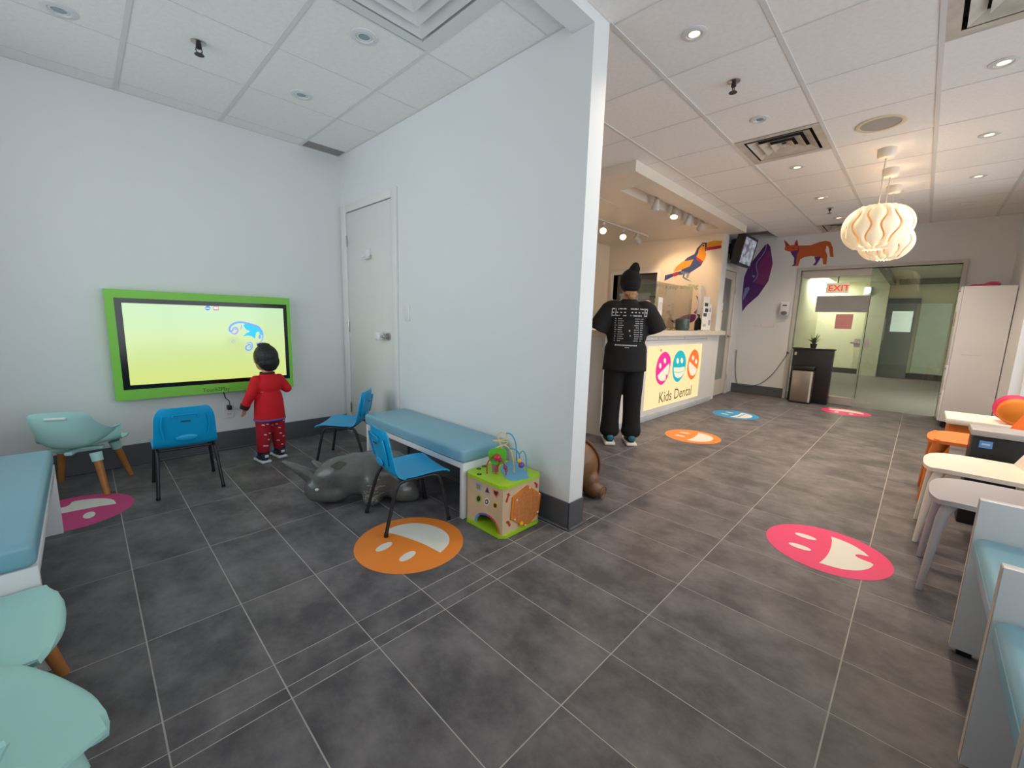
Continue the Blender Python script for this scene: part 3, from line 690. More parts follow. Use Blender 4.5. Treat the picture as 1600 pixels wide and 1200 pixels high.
# ---- track lights in the soffit
TRK = P('track_white', (206, 200, 192), 0.45)
def track(x0, x1, y, z, label):
    t = thing('light_track', label, 'light track')
    box('rail', TRK, t, x0, x1, y-0.018, y+0.018, z-0.022, z-0.0005)
    for x in (x0, x1-0.06): box('end_feed', TRK, t, x, x+0.06, y-0.022, y+0.022, z-0.03, z-0.0225)
track(4.5, 6.75, 1.145, ZC-0.0055, 'white light track inside the front soffit trough')
track(5.0, 6.75, 2.10, 2.60, 'white light track on the soffit above the staff side')
def head(x, y, z, aim, lit, label, watts=26):
    t = thing('track_head', label, 'track light', (x, y, z), group='soffit track heads')
    MB().box(-0.03, 0.03, -0.016, 0.016, -0.03, 0.0, 0.004).build('adapter', TRK, t, smooth=True)
    MB().cyl((0, 0, -0.03), (0, 0, -0.07), 0.008, 10).build('stem', TRK, t, smooth=True)
    q = Vector(aim).normalized().to_track_quat('Z', 'Y').to_matrix().to_4x4(); M = Matrix.Translation((0, 0, -0.085)) @ q
    MB().lathe([(0, -0.05), (0.028, -0.05), (0.034, -0.02), (0.046, 0.05), (0.048, 0.075), (0.044, 0.075), (0.038, 0.04)], seg=22).xf(M).build('shade', TRK, t, smooth=True)
    MB().lathe([(0.042, 0.06), (0.03, 0.066), (0, 0.068)], seg=22).xf(M).build('lens', P('track_lens_lit', (255, 224, 176), 0.4, emit=(255, 214, 150), estr=8) if lit else LENSOFF, t, smooth=True)
    if lit: spot(t, M @ Vector((0, 0, 0.085)), Vector(aim), watts, 84, 0.6, (1.0, 0.68, 0.40))
zt = ZC-0.028
head(5.05, 1.145, zt, (0.1, 0.2, -1), False, 'unlit track head at the near end of the trough')
head(5.55, 1.145, zt, (-0.40, -0.15, -0.9), True, 'lit track head tilted towards the room in the trough')
head(6.00, 1.145, zt, (0.1, 0.35, -1), False, 'unlit track head behind the lit one in the trough')
head(6.45, 1.145, zt, (0.62, 0.55, -0.56), True, 'farthest track head in the trough, turned to the toucan wall', 9)
head(5.44, 2.10, 2.575, (-0.68, -0.42, -0.6), True, 'bright track head nearest the partition above staff desk')
head(5.98, 2.10, 2.575, (-0.68, -0.42, -0.6), True, 'bright track head second from the partition above staff desk')
head(6.40, 2.10, 2.575, (0.68, -0.35, -0.64), True, 'track head above staff desk turned to the toucan wall', 17)
# ================================================================== ALCOVE FURNITURE
def rect_on(ax, v, pts):
    """bounding rectangle (u0,u1,z0,z1) of pixel corners on plane axis=v; u is the other horizontal axis"""
    q = [onp(x, y, ax, v) for x, y in pts]; u = [p[1-ax] for p in q]; z = [p.z for p in q]
    us = sorted(u); zs = sorted(z); n = len(q)//2
    return sum(us[:n])/n, sum(us[n:])/n, sum(zs[:n])/n, sum(zs[n:])/n

# ---- touch screen
YS = 2.885
sx0, sx1, sz0, sz1 = rect_on(1, YS, [(161, 451), (455, 466), (456, 604), (181, 627)])
ix0, ix1, iz0, iz1 = rect_on(1, YS, [(177, 464), (449, 477), (452, 592), (193, 609)])
px0, px1, pz0, pz1 = rect_on(1, YS, [(190, 472), (444, 483), (447, 588), (203, 600)])
GREENP = P('green_plastic', (128, 206, 70), 0.42, var=0.02)
tv = thing('touch_screen', 'wall-mounted play touch screen in a thick lime-green frame', 'screen')
mb = MB()
for b in ((sx0, ix0, sz0, sz1), (ix1, sx1, sz0, sz1), (ix0, ix1, sz0, iz0), (ix0, ix1, iz1, sz1)): mb.box(b[0], b[1], YS, YB-0.02, b[2], b[3])
mb.box(ix0, ix1, YS+0.03, YB-0.02, iz0, iz1)
bmesh.ops.remove_doubles(mb.bm, verts=mb.bm.verts, dist=0.0005)
mb.build('frame', GREENP, tv)
MB().box(sx0+0.05, sx1-0.05, YB-0.0198, YB-0.0005, sz0+0.05, sz1-0.05).build('wall_bracket', BLACKM, tv)
bz = MB()
for b in ((ix0, px0, iz0, iz1), (px1, ix1, iz0, iz1), (px0, px1, iz0, pz0), (px0, px1, pz1, iz1)): bz.box(b[0], b[1], YS+0.006, YS+0.0295, b[2], b[3])
bz.build('bezel', P('black_bezel', (16, 16, 17), 0.15), tv)
def screen_mat():
    m = bpy.data.materials.new('screen_image'); m.use_nodes = True; nt = m.node_tree; N = nt.nodes; L = nt.links
    b = N['Principled BSDF']; tc = N.new('ShaderNodeTexCoord'); sp_ = N.new('ShaderNodeSeparateXYZ'); L.new(tc.outputs['Generated'], sp_.inputs[0])
    nz = N.new('ShaderNodeTexNoise'); nz.inputs['Scale'].default_value = 3; L.new(tc.outputs['Generated'], nz.inputs['Vector'])
    ad = N.new('ShaderNodeMath'); ad.operation = 'MULTIPLY_ADD'; L.new(nz.outputs['Fac'], ad.inputs[0]); ad.inputs[1].default_value = 0.15; L.new(sp_.outputs[2], ad.inputs[2])
    rp = N.new('ShaderNodeValToRGB'); L.new(ad.outputs[0], rp.inputs[0]); e = rp.color_ramp.elements
    e[0].position = 0.1; e[0].color = rgb(222, 236, 136); e[1].position = 1.0; e[1].color = rgb(206, 240, 190)
    b.inputs['Base Color'].default_value = (0.02, 0.02, 0.02, 1); b.inputs['Roughness'].default_value = 0.12
    L.new(rp.outputs[0], b.inputs['Emission Color']); b.inputs['Emission Strength'].default_value = 0.52
    return m
scr = MB().box(px0, px1, YS+0.010, YS+0.0290, pz0, pz1).build('display', screen_mat(), tv)
def draw(name, px, mat, lay=0, parent=scr, plane=YS+0.010):
    y = plane-0.0006*(lay+1); return MB().prism([onp(x, yy, 1, y) for x, yy in px], (0, 0.0005, 0)).build(name, mat, parent)
def E(name, c, s=0.52): return P(name, c, 0.4, emit=c, estr=s)
SBL, SCY, SLV, SWH = E('screen_blue', (110, 150, 240)), E('screen_cyan', (50, 180, 250)), E('screen_violet', (160, 140, 235)), E('screen_white', (220, 235, 245))
def cz(pts): return [(340+x*90/1543, 490+y*70/1200) for x, y in pts]
def stroke(name, pts, wd, mat, lay):
    c = crop_curve = [Vector((x, y)) for x, y in crom([(x, y) for x, y in pts], 5)]
    n = len(c); L_, R_ = [], []
    for i, p in enumerate(c):
        t = (c[min(i+1, n-1)]-c[max(i-1, 0)]).normalized(); k = wd*(0.35+0.65*math.sin(math.pi*min(1, (i+1)/n)))
        L_.append((p.x-t.y*k, p.y+t.x*k)); R_.append((p.x+t.y*k, p.y-t.x*k))
    return draw(name, cz(L_+R_[::-1]), mat, lay)
draw('shape', cz([(x, y) for x, y in crom([(700, 330), (760, 420), (860, 480), (780, 520), (690, 610), (780, 590), (900, 600), (985, 660), (1010, 640), (1030, 520), (1100, 480), (1140, 560), (1190, 560), (1170, 420), (1060, 330), (860, 280), (740, 270)], 5, True)]), SCY, 0)
stroke('curl', [(560, 430), (500, 370), (430, 390), (400, 450), (340, 480), (320, 400), (380, 300), (520, 240), (700, 240), (900, 290), (1080, 350), (1190, 480), (1210, 620), (1190, 720), (1120, 780)], 26, SBL, 1)
stroke('curl', [(460, 430), (520, 400), (545, 460), (480, 540), (400, 530), (350, 490)], 22, SLV, 2)
stroke('curl', [(830, 900), (880, 900), (890, 850), (830, 830), (760, 890), (770, 960), (850, 980), (920, 920), (930, 830), (880, 770), (760, 800)], 20, SBL, 1)
stroke('curl', [(640, 300), (640, 360), (615, 430)], 14, SLV, 2); stroke('curl', [(430, 760), (470, 730), (430, 710), (385, 740), (400, 780), (450, 790)], 8, SLV, 1)
draw('shape', cz(circ((1130, 620), 32, 16, 60)), SBL, 2); draw('shape', cz(circ((1075, 800), 50, 16, 26)), SLV, 2)
draw('icon', circ((324.5, 481.5), 4, 18, 3.6), E('icon_blue', (70, 120, 210)), 1); draw('icon', [(321.5, 481), (327.5, 481.2), (327.5, 482.4), (321.5, 482.2)], SWH, 2)
draw('icon', [(333.5, 478.5), (341.5, 479), (341.5, 485), (333.5, 484.6)], E('icon_red', (190, 90, 120)), 1); draw('icon', [(334.6, 479.6), (340.4, 480), (340.4, 483.2), (334.6, 482.8)], SWH, 2)
v = onp(317, 613, 1, YS); v2 = onp(361, 606, 1, YS)
letters(text('lettering', 'Touch2Play', P('dark_green_print', (52, 96, 24), 0.5), tv, frame((v.x, YS-0.0008, v.z), (1, 0, 0), (0, 0, 1)), 0.046, 0.0, sx=(v2.x-v.x)/0.225))
ol = thing('wall_outlet', 'white double outlet with a plug under the touch screen', 'outlet')
ou = onp(357, 641, 1, YB)
MB().box(ou.x-0.037, ou.x+0.037, YB-0.006, YB-0.0005, ou.z-0.065, ou.z+0.065, 0.002, 1).build('plate', TRIMW, ol, smooth=True)
for dz in (-0.03, 0.03):
    MB().box(ou.x-0.018, ou.x+0.018, YB-0.009, YB-0.0061, ou.z+dz-0.016, ou.z+dz+0.016, 0.002, 1).build('socket', WLAM, ol, smooth=True)
    for s in (-1, 1): box('slot', BLACKP, ol, ou.x+s*0.007-0.0015, ou.x+s*0.007+0.0015, YB-0.0096, YB-0.0091, ou.z+dz-0.006, ou.z+dz+0.006)
pc = thing('power_cord', 'short black power cord hanging below the touch screen', 'cord')
MB().tube(crom([(ou.x-0.035, YB-0.05, sz0+0.0), (ou.x-0.02, YB-0.035, sz0-0.06), (ou.x+0.0, YB-0.05, ou.z+0.09), (ou.x+0.002, YB-0.055, ou.z+0.045)], 6), 0.004, 8).build('cable', BLACKP, pc, smooth=True)
MB().box(ou.x-0.016, ou.x+0.016, YB-0.065, YB-0.0105, ou.z+0.012, ou.z+0.052, 0.006, 2).build('plug', BLACKP, pc, smooth=True)

# ---- blue school chairs
def blue_chair(name):
    t = thing(name, '', 'chair')
    prof = crom([(0.178, 0.281), (0.165, 0.300), (0.09, 0.308), (-0.03, 0.300), (-0.115, 0.304), (-0.158, 0.335), (-0.178, 0.41), (-0.196, 0.50), (-0.208, 0.582)], 4)
    n = len(prof)
    def fseat(u, v, lo=0, hi=None):
        hi = hi or n-1; k = lo+u*(hi-lo); i = int(min(k, n-2)); f_ = k-i; p = prof[i].lerp(prof[i+1], f_); s = k/(n-1)
        wd = 0.172 if s < 0.55 else 0.172-0.018*(s-0.55)/0.45
        if s > 0.86: wd -= 0.035*((s-0.86)/0.14)**2.2
        if s < 0.08: wd -= 0.03*(1-s/0.08)**2
        a = (v-0.5)*2; up = 0.010*abs(a)**3 if s < 0.5 else 0.0; fw = 0.022*abs(a)**2.5 if s >= 0.5 else 0.022*abs(a)**2.5*max(0, (s-0.35)/0.15)
        return (p.x+fw, a*wd, p.y+up)
    cut = int(n*0.56)
    MB().grid(cut+1, 13, lambda u, v: fseat(u, v, 0, cut), 0.008).build('seat', BLUEP, t, smooth=True)
    bk = MB().grid(n-cut, 13, lambda u, v: fseat(u, v, cut, n-1), 0.008).build('backrest', BLUEP, t, smooth=True)
    # rim ribs, grip slot and label relief on the rear of the back
    def on_back(y, z): 
        k = [q for q in prof if q.y > 0.33]; 
        for a, b in zip(k, k[1:]):
            if a.y <= z <= b.y: f_ = (z-a.y)/(b.y-a.y); return a.x+(b.x-a.x)*f_+0.022*(abs(y)/0.16)**2.5
        return k[-1].x
    def rib(pts, r=0.004): MB().tube([(on_back(y, z)-0.009, y, z) for y, z in crom(pts, 4)], r, 6).build('rib', BLUEP, bk, smooth=True)
    rib([(-0.06, 0.535), (0.06, 0.535)]); rib([(-0.06, 0.505), (-0.066, 0.52), (-0.06, 0.535)]); rib([(0.06, 0.505), (0.066, 0.52), (0.06, 0.535)])
    rib([(-0.115, 0.53), (-0.125, 0.46), (-0.115, 0.38)], 0.006); rib([(0.115, 0.53), (0.125, 0.46), (0.115, 0.38)], 0.006)
    MB().tube([(on_back(y, 0.49)-0.0095, y, 0.49) for y in (-0.025, 0, 0.025)], (0.004), 6).build('grip_slot', P('slot_dark', (30, 70, 96), 0.5), bk, smooth=True)
    MB().ell((on_back(0, 0.375)-0.007, 0, 0.375), (0.006, 0.058, 0.022)).build('boss', BLUEP, bk, smooth=True)
    for sy in (-1, 1):
        rail = [(-0.095, sy*0.150, 0.291), (0.09, sy*0.150, 0.294)]
        MB().tube(rail, 0.0105, 10).build('seat_rail', BLACKM, t, smooth=True)
        MB().tube(crom([(-0.085, sy*0.150, 0.292), (-0.125, sy*0.152, 0.275), (-0.155, sy*0.158, 0.20), (-0.205, sy*0.172, 0.012)], 5), 0.0105, 10).build('leg', BLACKM, t, smooth=True)
        MB().tube(crom([(0.08, sy*0.150, 0.294), (0.118, sy*0.152, 0.275), (0.14, sy*0.158, 0.20), (0.175, sy*0.172, 0.012)], 5), 0.0105, 10).build('leg', BLACKM, t, smooth=True)
        for x in (-0.205, 0.175): MB().cyl((x, sy*0.172, 0.0005), (x, sy*0.172, 0.018), 0.0125, 10).build('foot_cap', BLACKP, t, smooth=True)
    MB().cyl((-0.09, -0.150, 0.284), (-0.09, 0.150, 0.284), 0.009, 8).build('stretcher', BLACKM, t, smooth=True)
    return t
bc = blue_chair('school_chair')
for (x, y, a, lb), first in zip(((0.655, 2.255, 88, 'small blue plastic chair facing the touch screen'), (1.530, 0.820, -10, 'small blue plastic chair standing on the orange smiling decal'), (1.715, 2.110, 137, 'small blue plastic chair between the child and the alcove door')), (1, 0, 0)):
    o = bc if first else copy_tree(bc)
    o.location = (x, y, 0.0022 if a == -10 else 0); o.rotation_euler = (0, 0, math.radians(a)); tag(o, lb, 'chair', 'small blue school chairs')

# ---- mint tub chairs
def mint_chair(name, s=1.0):
    t = thing(name, '', 'chair'); t.scale = (s, s, s)
    prof = crom([(0.215, 0.292), (0.20, 0.308), (0.10, 0.305), (0.0, 0.298), (-0.09, 0.300), (-0.15, 0.325), (-0.185, 0.39), (-0.205, 0.47), (-0.215, 0.560)], 4); n = len(prof)
    cut = int(n*0.52)
    def shell(u, v, lo, hi):
        k = lo+u*(hi-lo); i = int(min(k, n-2)); p = prof[i].lerp(prof[i+1], k-i); a = (v-0.5)*2; A = abs(a)
        wd = 0.195+0.018*math.sin(math.pi*min(1, k/(n-1)*1.3))
        if k < cut:
            q = k/cut
            if q < 0.28: wd -= 0.022*(1-q/0.28)**2
            q2 = max(0.0, (q-0.45)/0.55)**2
            return (p.x+0.17*q2*A**2.5-0.060*A**3.2*max(0.0, 1-q/0.4), a*wd, p.y+0.11*q2*A**3)
        t_ = (k-cut)/(n-1-cut)
        if t_ > 0.85: wd -= 0.02*((t_-0.85)/0.15)**2
        wd *= 1-0.30*t_**1.1
        return (p.x+(0.135*(1-t_)**1.3+0.035)*A**2.5, a*wd, p.y+0.11*(1-t_)*A**3-0.012*A**4*t_)
    MB().grid(cut+1, 17, lambda u, v: shell(u, v, 0, cut), 0.009).build('seat', MINTP, t, smooth=True)
    bk = MB().grid(n-cut, 17, lambda u, v: shell(u, v, cut, n-1), 0.009).build('backrest', MINTP, t, smooth=True)
    MB().box(-0.2195, -0.204, -0.05, 0.05, 0.512, 0.528, 0.006, 3).build('grip_slot', P('slot_light', (214, 222, 222), 0.6), bk, smooth=True)  # pale bar painted as the light coming through the slot
    MB().box(-0.13, 0.13, -0.02, 0.02, 0.262, 0.286, 0.008, 2).build('underframe', MINTP, t, smooth=True)
    MB().box(-0.02, 0.02, -0.13, 0.13, 0.262, 0.286, 0.008, 2).build('underframe', MINTP, t, smooth=True)
    for sx in (-1, 1):
        for sy in (-1, 1):
            a, b = Vector((sx*0.135, sy*0.135, 0.275)), Vector((sx*0.188, sy*0.188, 0.0005))
            MB().tube([a.lerp(b, 0.0), a.lerp(b, 0.2)], [0.031, 0.028], 14).build('socket', MINTP, t, smooth=True)
            MB().tube([a.lerp(b, 0.1), b], [0.0225, 0.0155], 14).build('leg', BEECH, t, smooth=True)
    return t
mc = mint_chair('tub_chair'); mc.location = (0.145, 2.61, 0); mc.rotation_euler = (0, 0, math.radians(69)); tag(mc, 'mint plastic tub chair with wooden legs in the alcove corner', 'chair', 'mint tub chairs')
for x, y, a, lb in ((-0.098, 0.425, 0, 'mint tub chair beside the left teal bench, second from the camera'), (-0.082, -0.072, 25.5, 'mint tub chair at the bottom left, nearest the camera')):
    o = copy_tree(mc); o.location = (x, y, 0); o.rotation_euler = (0, 0, math.radians(a)); k_ = 1.0 if a == 0 else 1.12; o.scale = (k_, k_, k_); tag(o, lb, 'chair', 'mint tub chairs')

# ---- benches
def bench(name, label, x0, x1, y0, y1, zs, zc, over=0.012):
    t = thing(name, label, 'bench')
    th = 0.03
    box('end_panel', WLAM, t, x0, x1, y0, y0+th, 0.0005, zs, 0.002); box('end_panel', WLAM, t, x0, x1, y1-th, y1, 0.0005, zs, 0.002)
    box('seat_board', WLAM, t, x0, x1, y0+th, y1-th, zs-0.035, zs, 0.002)
    cu = MB().box(x0-over, x1, y0-over/2, y1+over/2, zs+0.001, zc, 0.022, 4).build('cushion', TEAL, t, smooth=True)
    c = zs+0.018
    MB().tube([(x0-over+0.012, y0, c), (x0-over-0.001, y0+0.03, c), (x0-over-0.001, y1-0.03, c), (x0-over+0.012, y1, c)], 0.0025, 6).build('piping', TEAL, cu, smooth=True)
    return t
bench('bench', 'white bench with teal vinyl cushion along the partition wall', 1.735, 2.085, 0.565, 1.775, 0.350, 0.435)
bl = bench('bench', 'white bench with teal cushion under the left window', -0.40, 0.068, 0.655, 1.90, 0.375, 0.460); 
# the left bench cushion overhangs towards the room
bl.scale = (1, 1, 1)

# ---- floor decals
def decal(name, label, c, r, ang, col, kind):
    """smiling round floor sticker: local +y is up on the face"""
    t = thing(name, label, 'floor decal', (c[0], c[1], 0.0), math.radians(ang), group='round smiling floor decals')
    def pr(nm, pts, m, z): return MB().prism([(x*r, y*r, z) for x, y in pts], (0, 0, 0.0006)).build(nm, m, t)
    pr('disc', circ((0, 0), 1.0, 72), col, 0.0003)
    for e in (-1, 1): pr('eye', circ((e*0.29, 0.375), 0.092, 20, 0.185), CREAM, 0.0011)
    pr('mouth', kind['mouth'], CREAM, 0.0011)
    if kind.get('braces'):
        for k in range(5): pr('brace', [(-0.5+0.2*k, -0.30), (-0.32+0.2*k, -0.30), (-0.32+0.2*k, -0.24), (-0.5+0.2*k, -0.24)], col, 0.0019)
    return t
half = [(-0.71, -0.02)] + [tuple(v) for v in crom([(-0.71, -0.03), (-0.64, -0.36), (-0.40, -0.62), (0.0, -0.72), (0.40, -0.62), (0.64, -0.36), (0.71, -0.03)], 5)] + [tuple(v) for v in crom([(0.71, -0.02), (0.3, -0.08), (0.0, -0.09), (-0.3, -0.08), (-0.7, -0.02)], 4)][:-1]
pinkm = [tuple(v) for v in crom([(-0.70, 0.0), (-0.64, -0.32), (-0.46, -0.55), (-0.22, -0.68), (-0.02, -0.72)], 4)] + [tuple(v) for v in crom([(0.03, -0.68), (0.06, -0.52), (0.14, -0.44), (0.24, -0.50), (0.28, -0.64)], 4)] + [tuple(v) for v in crom([(0.42, -0.55), (0.57, -0.39), (0.66, -0.2), (0.69, 0.0)], 4)] + [tuple(v) for v in crom([(0.5, -0.04), (0.07, -0.07), (-0.3, -0.06), (-0.55, -0.03)], 4)]
PINKD = P('pink_vinyl_dull', (206, 66, 128), 0.5, var=0.02)
decal('smile_decal', 'orange smiling round floor decal under the blue chair leg', (1.365, 0.553), 0.284, 105.1, ORANGE, dict(mouth=half))
decal('smile_decal', 'bright pink round floor decal with a gap-toothed grin near the grey chair', (2.996, -1.04), 0.281, 0.0, PINK, dict(mouth=pinkm))
decal('smile_decal', 'orange round floor decal in front of the lit desk sign', (4.78, 0.379), 0.282, 4.0, ORANGE, dict(mouth=half))
decal('smile_decal', 'blue round floor decal with braces near the far end of the desk', (6.396, 0.425), 0.283, -3.7, BLUEV, dict(mouth=half, braces=True))
decal('smile_decal', 'pink round floor decal just inside the glass entrance', (7.973, -0.605), 0.29, 85.7, PINK, dict(mouth=half))
decal('smile_decal', 'purple-pink round floor decal half under the left bench', (0.091, 2.168), 0.277, 177.0, PINKD, dict(mouth=pinkm))
# ---- rhino pouffe (leather, lying in front of the bench)
LEATHG = P('grey_leather', (94, 95, 91), 0.26, var=0.25, vscale=7, bump=0.3, bscale=24, spec=0.7)
PATCH = P('worn_patch', (150, 144, 136), 0.8, var=0.3, vscale=60)
rh = thing('rhino_pouffe', 'grey leather rhinoceros pouffe lying by the partition bench', 'pouffe', (1.150, 1.400, 0), math.radians(-33))
m = MB()                                          # local: +x towards the rump, -y towards the camera
m.ell((0.44, 0.03, 0.165), (0.25, 0.155, 0.16)); m.ell((0.30, 0.02, 0.175), (0.17, 0.135, 0.14)); m.ell((0.55, 0.03, 0.14), (0.145, 0.15, 0.135))
m.ell((0.17, 0.0, 0.185), (0.165, 0.112, 0.105), rot=Euler((0, -0.45, 0)).to_matrix()); m.ell((0.085, 0.0, 0.10), (0.110, 0.102, 0.095)); m.ell((0.15, 0.0, 0.085), (0.125, 0.105, 0.083))
for sy in (-1, 1):
    m.ell((0.40, 0.03+sy*0.115, 0.11), (0.066, 0.062, 0.11)); m.ell((0.395, 0.03+sy*0.130, 0.045), (0.056, 0.056, 0.047))
    m.ell((0.59, 0.03+sy*0.10, 0.075), (0.10, 0.065, 0.075)); m.ell((0.645, 0.03+sy*0.10, 0.045), (0.055, 0.052, 0.047))
blob('body', LEATHG, rh, m, 0.011, 16)
MB().tube(crom([(0.07, 0.0, 0.135), (0.01, 0.0, 0.185), (-0.06, 0.0, 0.235), (-0.14, 0.0, 0.285)], 5), [0.060, 0.056, 0.052, 0.048, 0.045, 0.042, 0.039, 0.036, 0.033, 0.030, 0.027, 0.024, 0.020, 0.016, 0.012, 0.007], 14).build('horn', LEATHG, rh, smooth=True)
MB().tube([(0.085, 0, 0.225), (0.05, 0, 0.262), (0.03, 0, 0.278)], [0.032, 0.02, 0.006], 12).build('horn', LEATHG, rh, smooth=True)
for sy in (-1, 1):
    MB().grid(8, 5, lambda u, v, sy=sy: (0.245-0.085*u, sy*(0.065+0.055*u), 0.268+0.012*u+(v-0.5)*0.056*math.sin(math.pi*(0.12+0.86*u))), 0.006).build('ear', LEATHG, rh, smooth=True)
    MB().ell((0.075, sy*0.099, 0.125), (0.012, 0.007, 0.010)).build('eye', P('glass_eye', (210, 214, 216), 0.08), rh, smooth=True)
for xx in (0.455,):
    MB().tube([(xx, 0.03-0.16*math.cos(a), 0.16+0.165*math.sin(a)) for a in [math.pi*k/14 for k in range(2, 13)]], 0.004, 6).build('seam', LEATHG, rh, smooth=True)
MB().tube(crom([(0.66, 0.05, 0.20), (0.70, 0.06, 0.27), (0.735, 0.07, 0.255), (0.75, 0.07, 0.18), (0.748, 0.07, 0.12)], 4), 0.011, 8).build('tail', LEATHG, rh, smooth=True)
bodyb = [o for o in kids(rh) if o.name.startswith('body')][0]
def stick(name, mat, parent, body, pts, direction, off=0.002):
    """small flat patches projected on a body mesh along a direction (local coordinates)"""
    bvh = BVHTree.FromPolygons([v.co.copy() for v in body.data.vertices], [tuple(p.vertices) for p in body.data.polygons])
    d = Vector(direction).normalized(); mb = MB()
    for quad in pts:
        vs = []
        for q in quad:
            hit, nrm, _, _ = bvh.ray_cast(Vector(q)-d*2.0, d)
            if hit is None: vs = None; break
            vs.append(hit-d*off)
        if vs:
            try: mb.bm.faces.new([mb.bm.verts.new(x) for x in vs])
            except ValueError: pass
    return mb.build(name, mat, parent, smooth=True)
random.seed(3); quads = []
for k in range(60):
    x = 0.40+random.gauss(0.01, 0.024); z = random.uniform(0.02, 0.15); a, b = random.uniform(0.003, 0.016), random.uniform(0.002, 0.005)
    quads.append([(x-a, 0, z-b), (x+a, 0, z-b*0.4), (x+a*0.8, 0, z+b), (x-a*0.9, 0, z+b*0.6)])
stick('worn_patch', PATCH, rh, bodyb, quads, (0, 1, 0))['kind'] = 'stuff'

# ---- brown leather elephant behind the partition
LEATHB = P('brown_leather', (110, 76, 48), 0.42, var=0.25, vscale=8, bump=0.3, bscale=30)
el = thing('elephant_pouffe', 'brown leather animal pouffe half hidden behind the partition end', 'pouffe', (2.605, 0.415, 0))
m = MB(); m.ell((0, 0, 0.205), (0.195, 0.20, 0.195)); m.ell((0.13, 0.27, 0.21), (0.19, 0.22, 0.18))
for x, y in ((0.01, -0.195), (-0.15, -0.09), (0.02, 0.42), (0.24, 0.36)): m.ell((x, y, 0.052), (0.066, 0.082, 0.054)); m.ell((x*0.85, y*0.8, 0.11), (0.07, 0.07, 0.08))
blob('body', LEATHB, el, m, 0.012, 6)
er = Vector((0.585, -0.81, 0)); ef = Vector((-0.81, -0.585, 0))
def esf(a, k): p = (er*math.cos(a)+Vector((0, 0, 1))*math.sin(a))*0.205+ef*(0.055-0.03*k); return Vector((0, 0, 0.205))+p
MB().grid(14, 4, lambda u, v: esf(math.radians(88-112*u), v*1.6), 0.010).build('strap', LEATHB, el, smooth=True)
MB().tube(crom([(0.0, 0.0, 0.395), (0.03, -0.06, 0.385), (0.07, -0.11, 0.34), (0.08, -0.14, 0.27)], 5), 0.006, 8).build('seam', LEATHB, el, smooth=True)
MB().tube([(0.01+0.055*math.cos(a), -0.272+0.012*math.cos(a), 0.052+0.04*math.sin(a)) for a in [k*math.pi/8 for k in range(16)]], 0.004, 6, closed=True).build('seam', LEATHB, el, smooth=True)

# ---- activity cube
WOOD = P('pale_plywood', (212, 184, 148), 0.5, var=0.07, vscale=9, bump=0.04)
LIME = P('lime_paint', (168, 208, 40), 0.4, var=0.02)
CX0, CX1, CY0, CY1 = 1.752, 2.052, 0.243, 0.543
ac = thing('activity_cube', 'wooden activity cube with lime top and bead mazes by the bench', 'toy')
def octo(x0, x1, y0, y1, c=0.03): return [(x0+c, y0), (x1-c, y0), (x1, y0+c), (x1, y1-c), (x1-c, y1), (x0+c, y1), (x0, y1-c), (x0, y0+c)]
MB().prism([(x, y, 0.0015) for x, y in octo(CX0-0.015, CX1+0.015, CY0-0.015, CY1+0.015)], (0, 0, 0.018)).build('base', LIME, ac)
top = MB().prism([(x, y, 0.288) for x, y in octo(CX0-0.015, CX1+0.015, CY0-0.015, CY1+0.015)], (0, 0, 0.018)).build('top', LIME, ac)
def face_x(x, y): v = onp(x, y, 0, CX0); return v.y, v.z
def face_y(x, y): v = onp(x, y, 1, CY0); return v.x, v.z
def cc(x, y): return 700+x/5.714, 650+y/5.714       # crop -> photo pixel
al, ar, at = face_x(*cc(250, 930))[0], face_x(*cc(452, 1050))[0], face_x(*cc(335, 885))[1]
am = (al+ar)/2; aw = abs(al-ar)/2
zb0 = 0.0195
pts = [(CX0, CY0+0.012, zb0), (CX0, am-aw, zb0)] + [(CX0, am-aw*math.cos(math.pi*k/16), zb0+(at-zb0)*math.sin(math.pi*k/16)) for k in range(1, 16)] + [(CX0, am+aw, zb0), (CX0, CY1, zb0), (CX0, CY1, 0.288), (CX0, CY0+0.012, 0.288)]
pl_ = MB().prism(pts, (0.012, 0, 0)).build('panel', WOOD, ac)
pr_ = box('panel', WOOD, ac, CX0, CX1, CY0, CY0+0.012, zb0, 0.288); box('panel', WOOD, ac, CX1-0.012, CX1, CY0+0.012, CY1, zb0, 0.288); box('panel', WOOD, ac, CX0+0.012, CX1-0.012, CY1-0.012, CY1, zb0, 0.288)
for k, c in enumerate(((80, 170, 220), (110, 90, 190), (200, 60, 90), (220, 120, 50))):
    a0, a1 = math.pi*(k/4), math.pi*((k+1)/4)
    ring = [(CX0-0.0015, am+aw*1.0*math.cos(a), zb0+(at-zb0)*math.sin(a)) for a in [a0+(a1-a0)*i/6 for i in range(7)]] + [(CX0-0.0015, am+aw*1.13*math.cos(a), zb0+(at-zb0)*1.16*math.sin(a)) for a in [a1-(a1-a0)*i/6 for i in range(7)]]
    MB().prism(ring, (0.001, 0, 0)).build('arch_stripe', P('arch_%d' % k, c, 0.5), pl_)
def flat_x(name, px, mat, parent, d=0.0012): return MB().prism([(CX0-d, *face_x(*cc(x, y))) for x, y in px], (0.001, 0, 0)).build(name, mat, parent)
def flat_y(name, px, mat, parent, d=0.0012, th=0.001):
    q = [face_y(*cc(x, y)) for x, y in px]; return MB().prism([(x, CY0-d, z) for x, z in q], (0, th, 0)).build(name, mat, parent)
HOLE = P('hole_dark', (58, 50, 36), 0.8)
def scale(px, s): cx_ = sum(p[0] for p in px)/len(px); cy_ = sum(p[1] for p in px)/len(px); return [(cx_+(x-cx_)*s, cy_+(y-cy_)*s) for x, y in px]
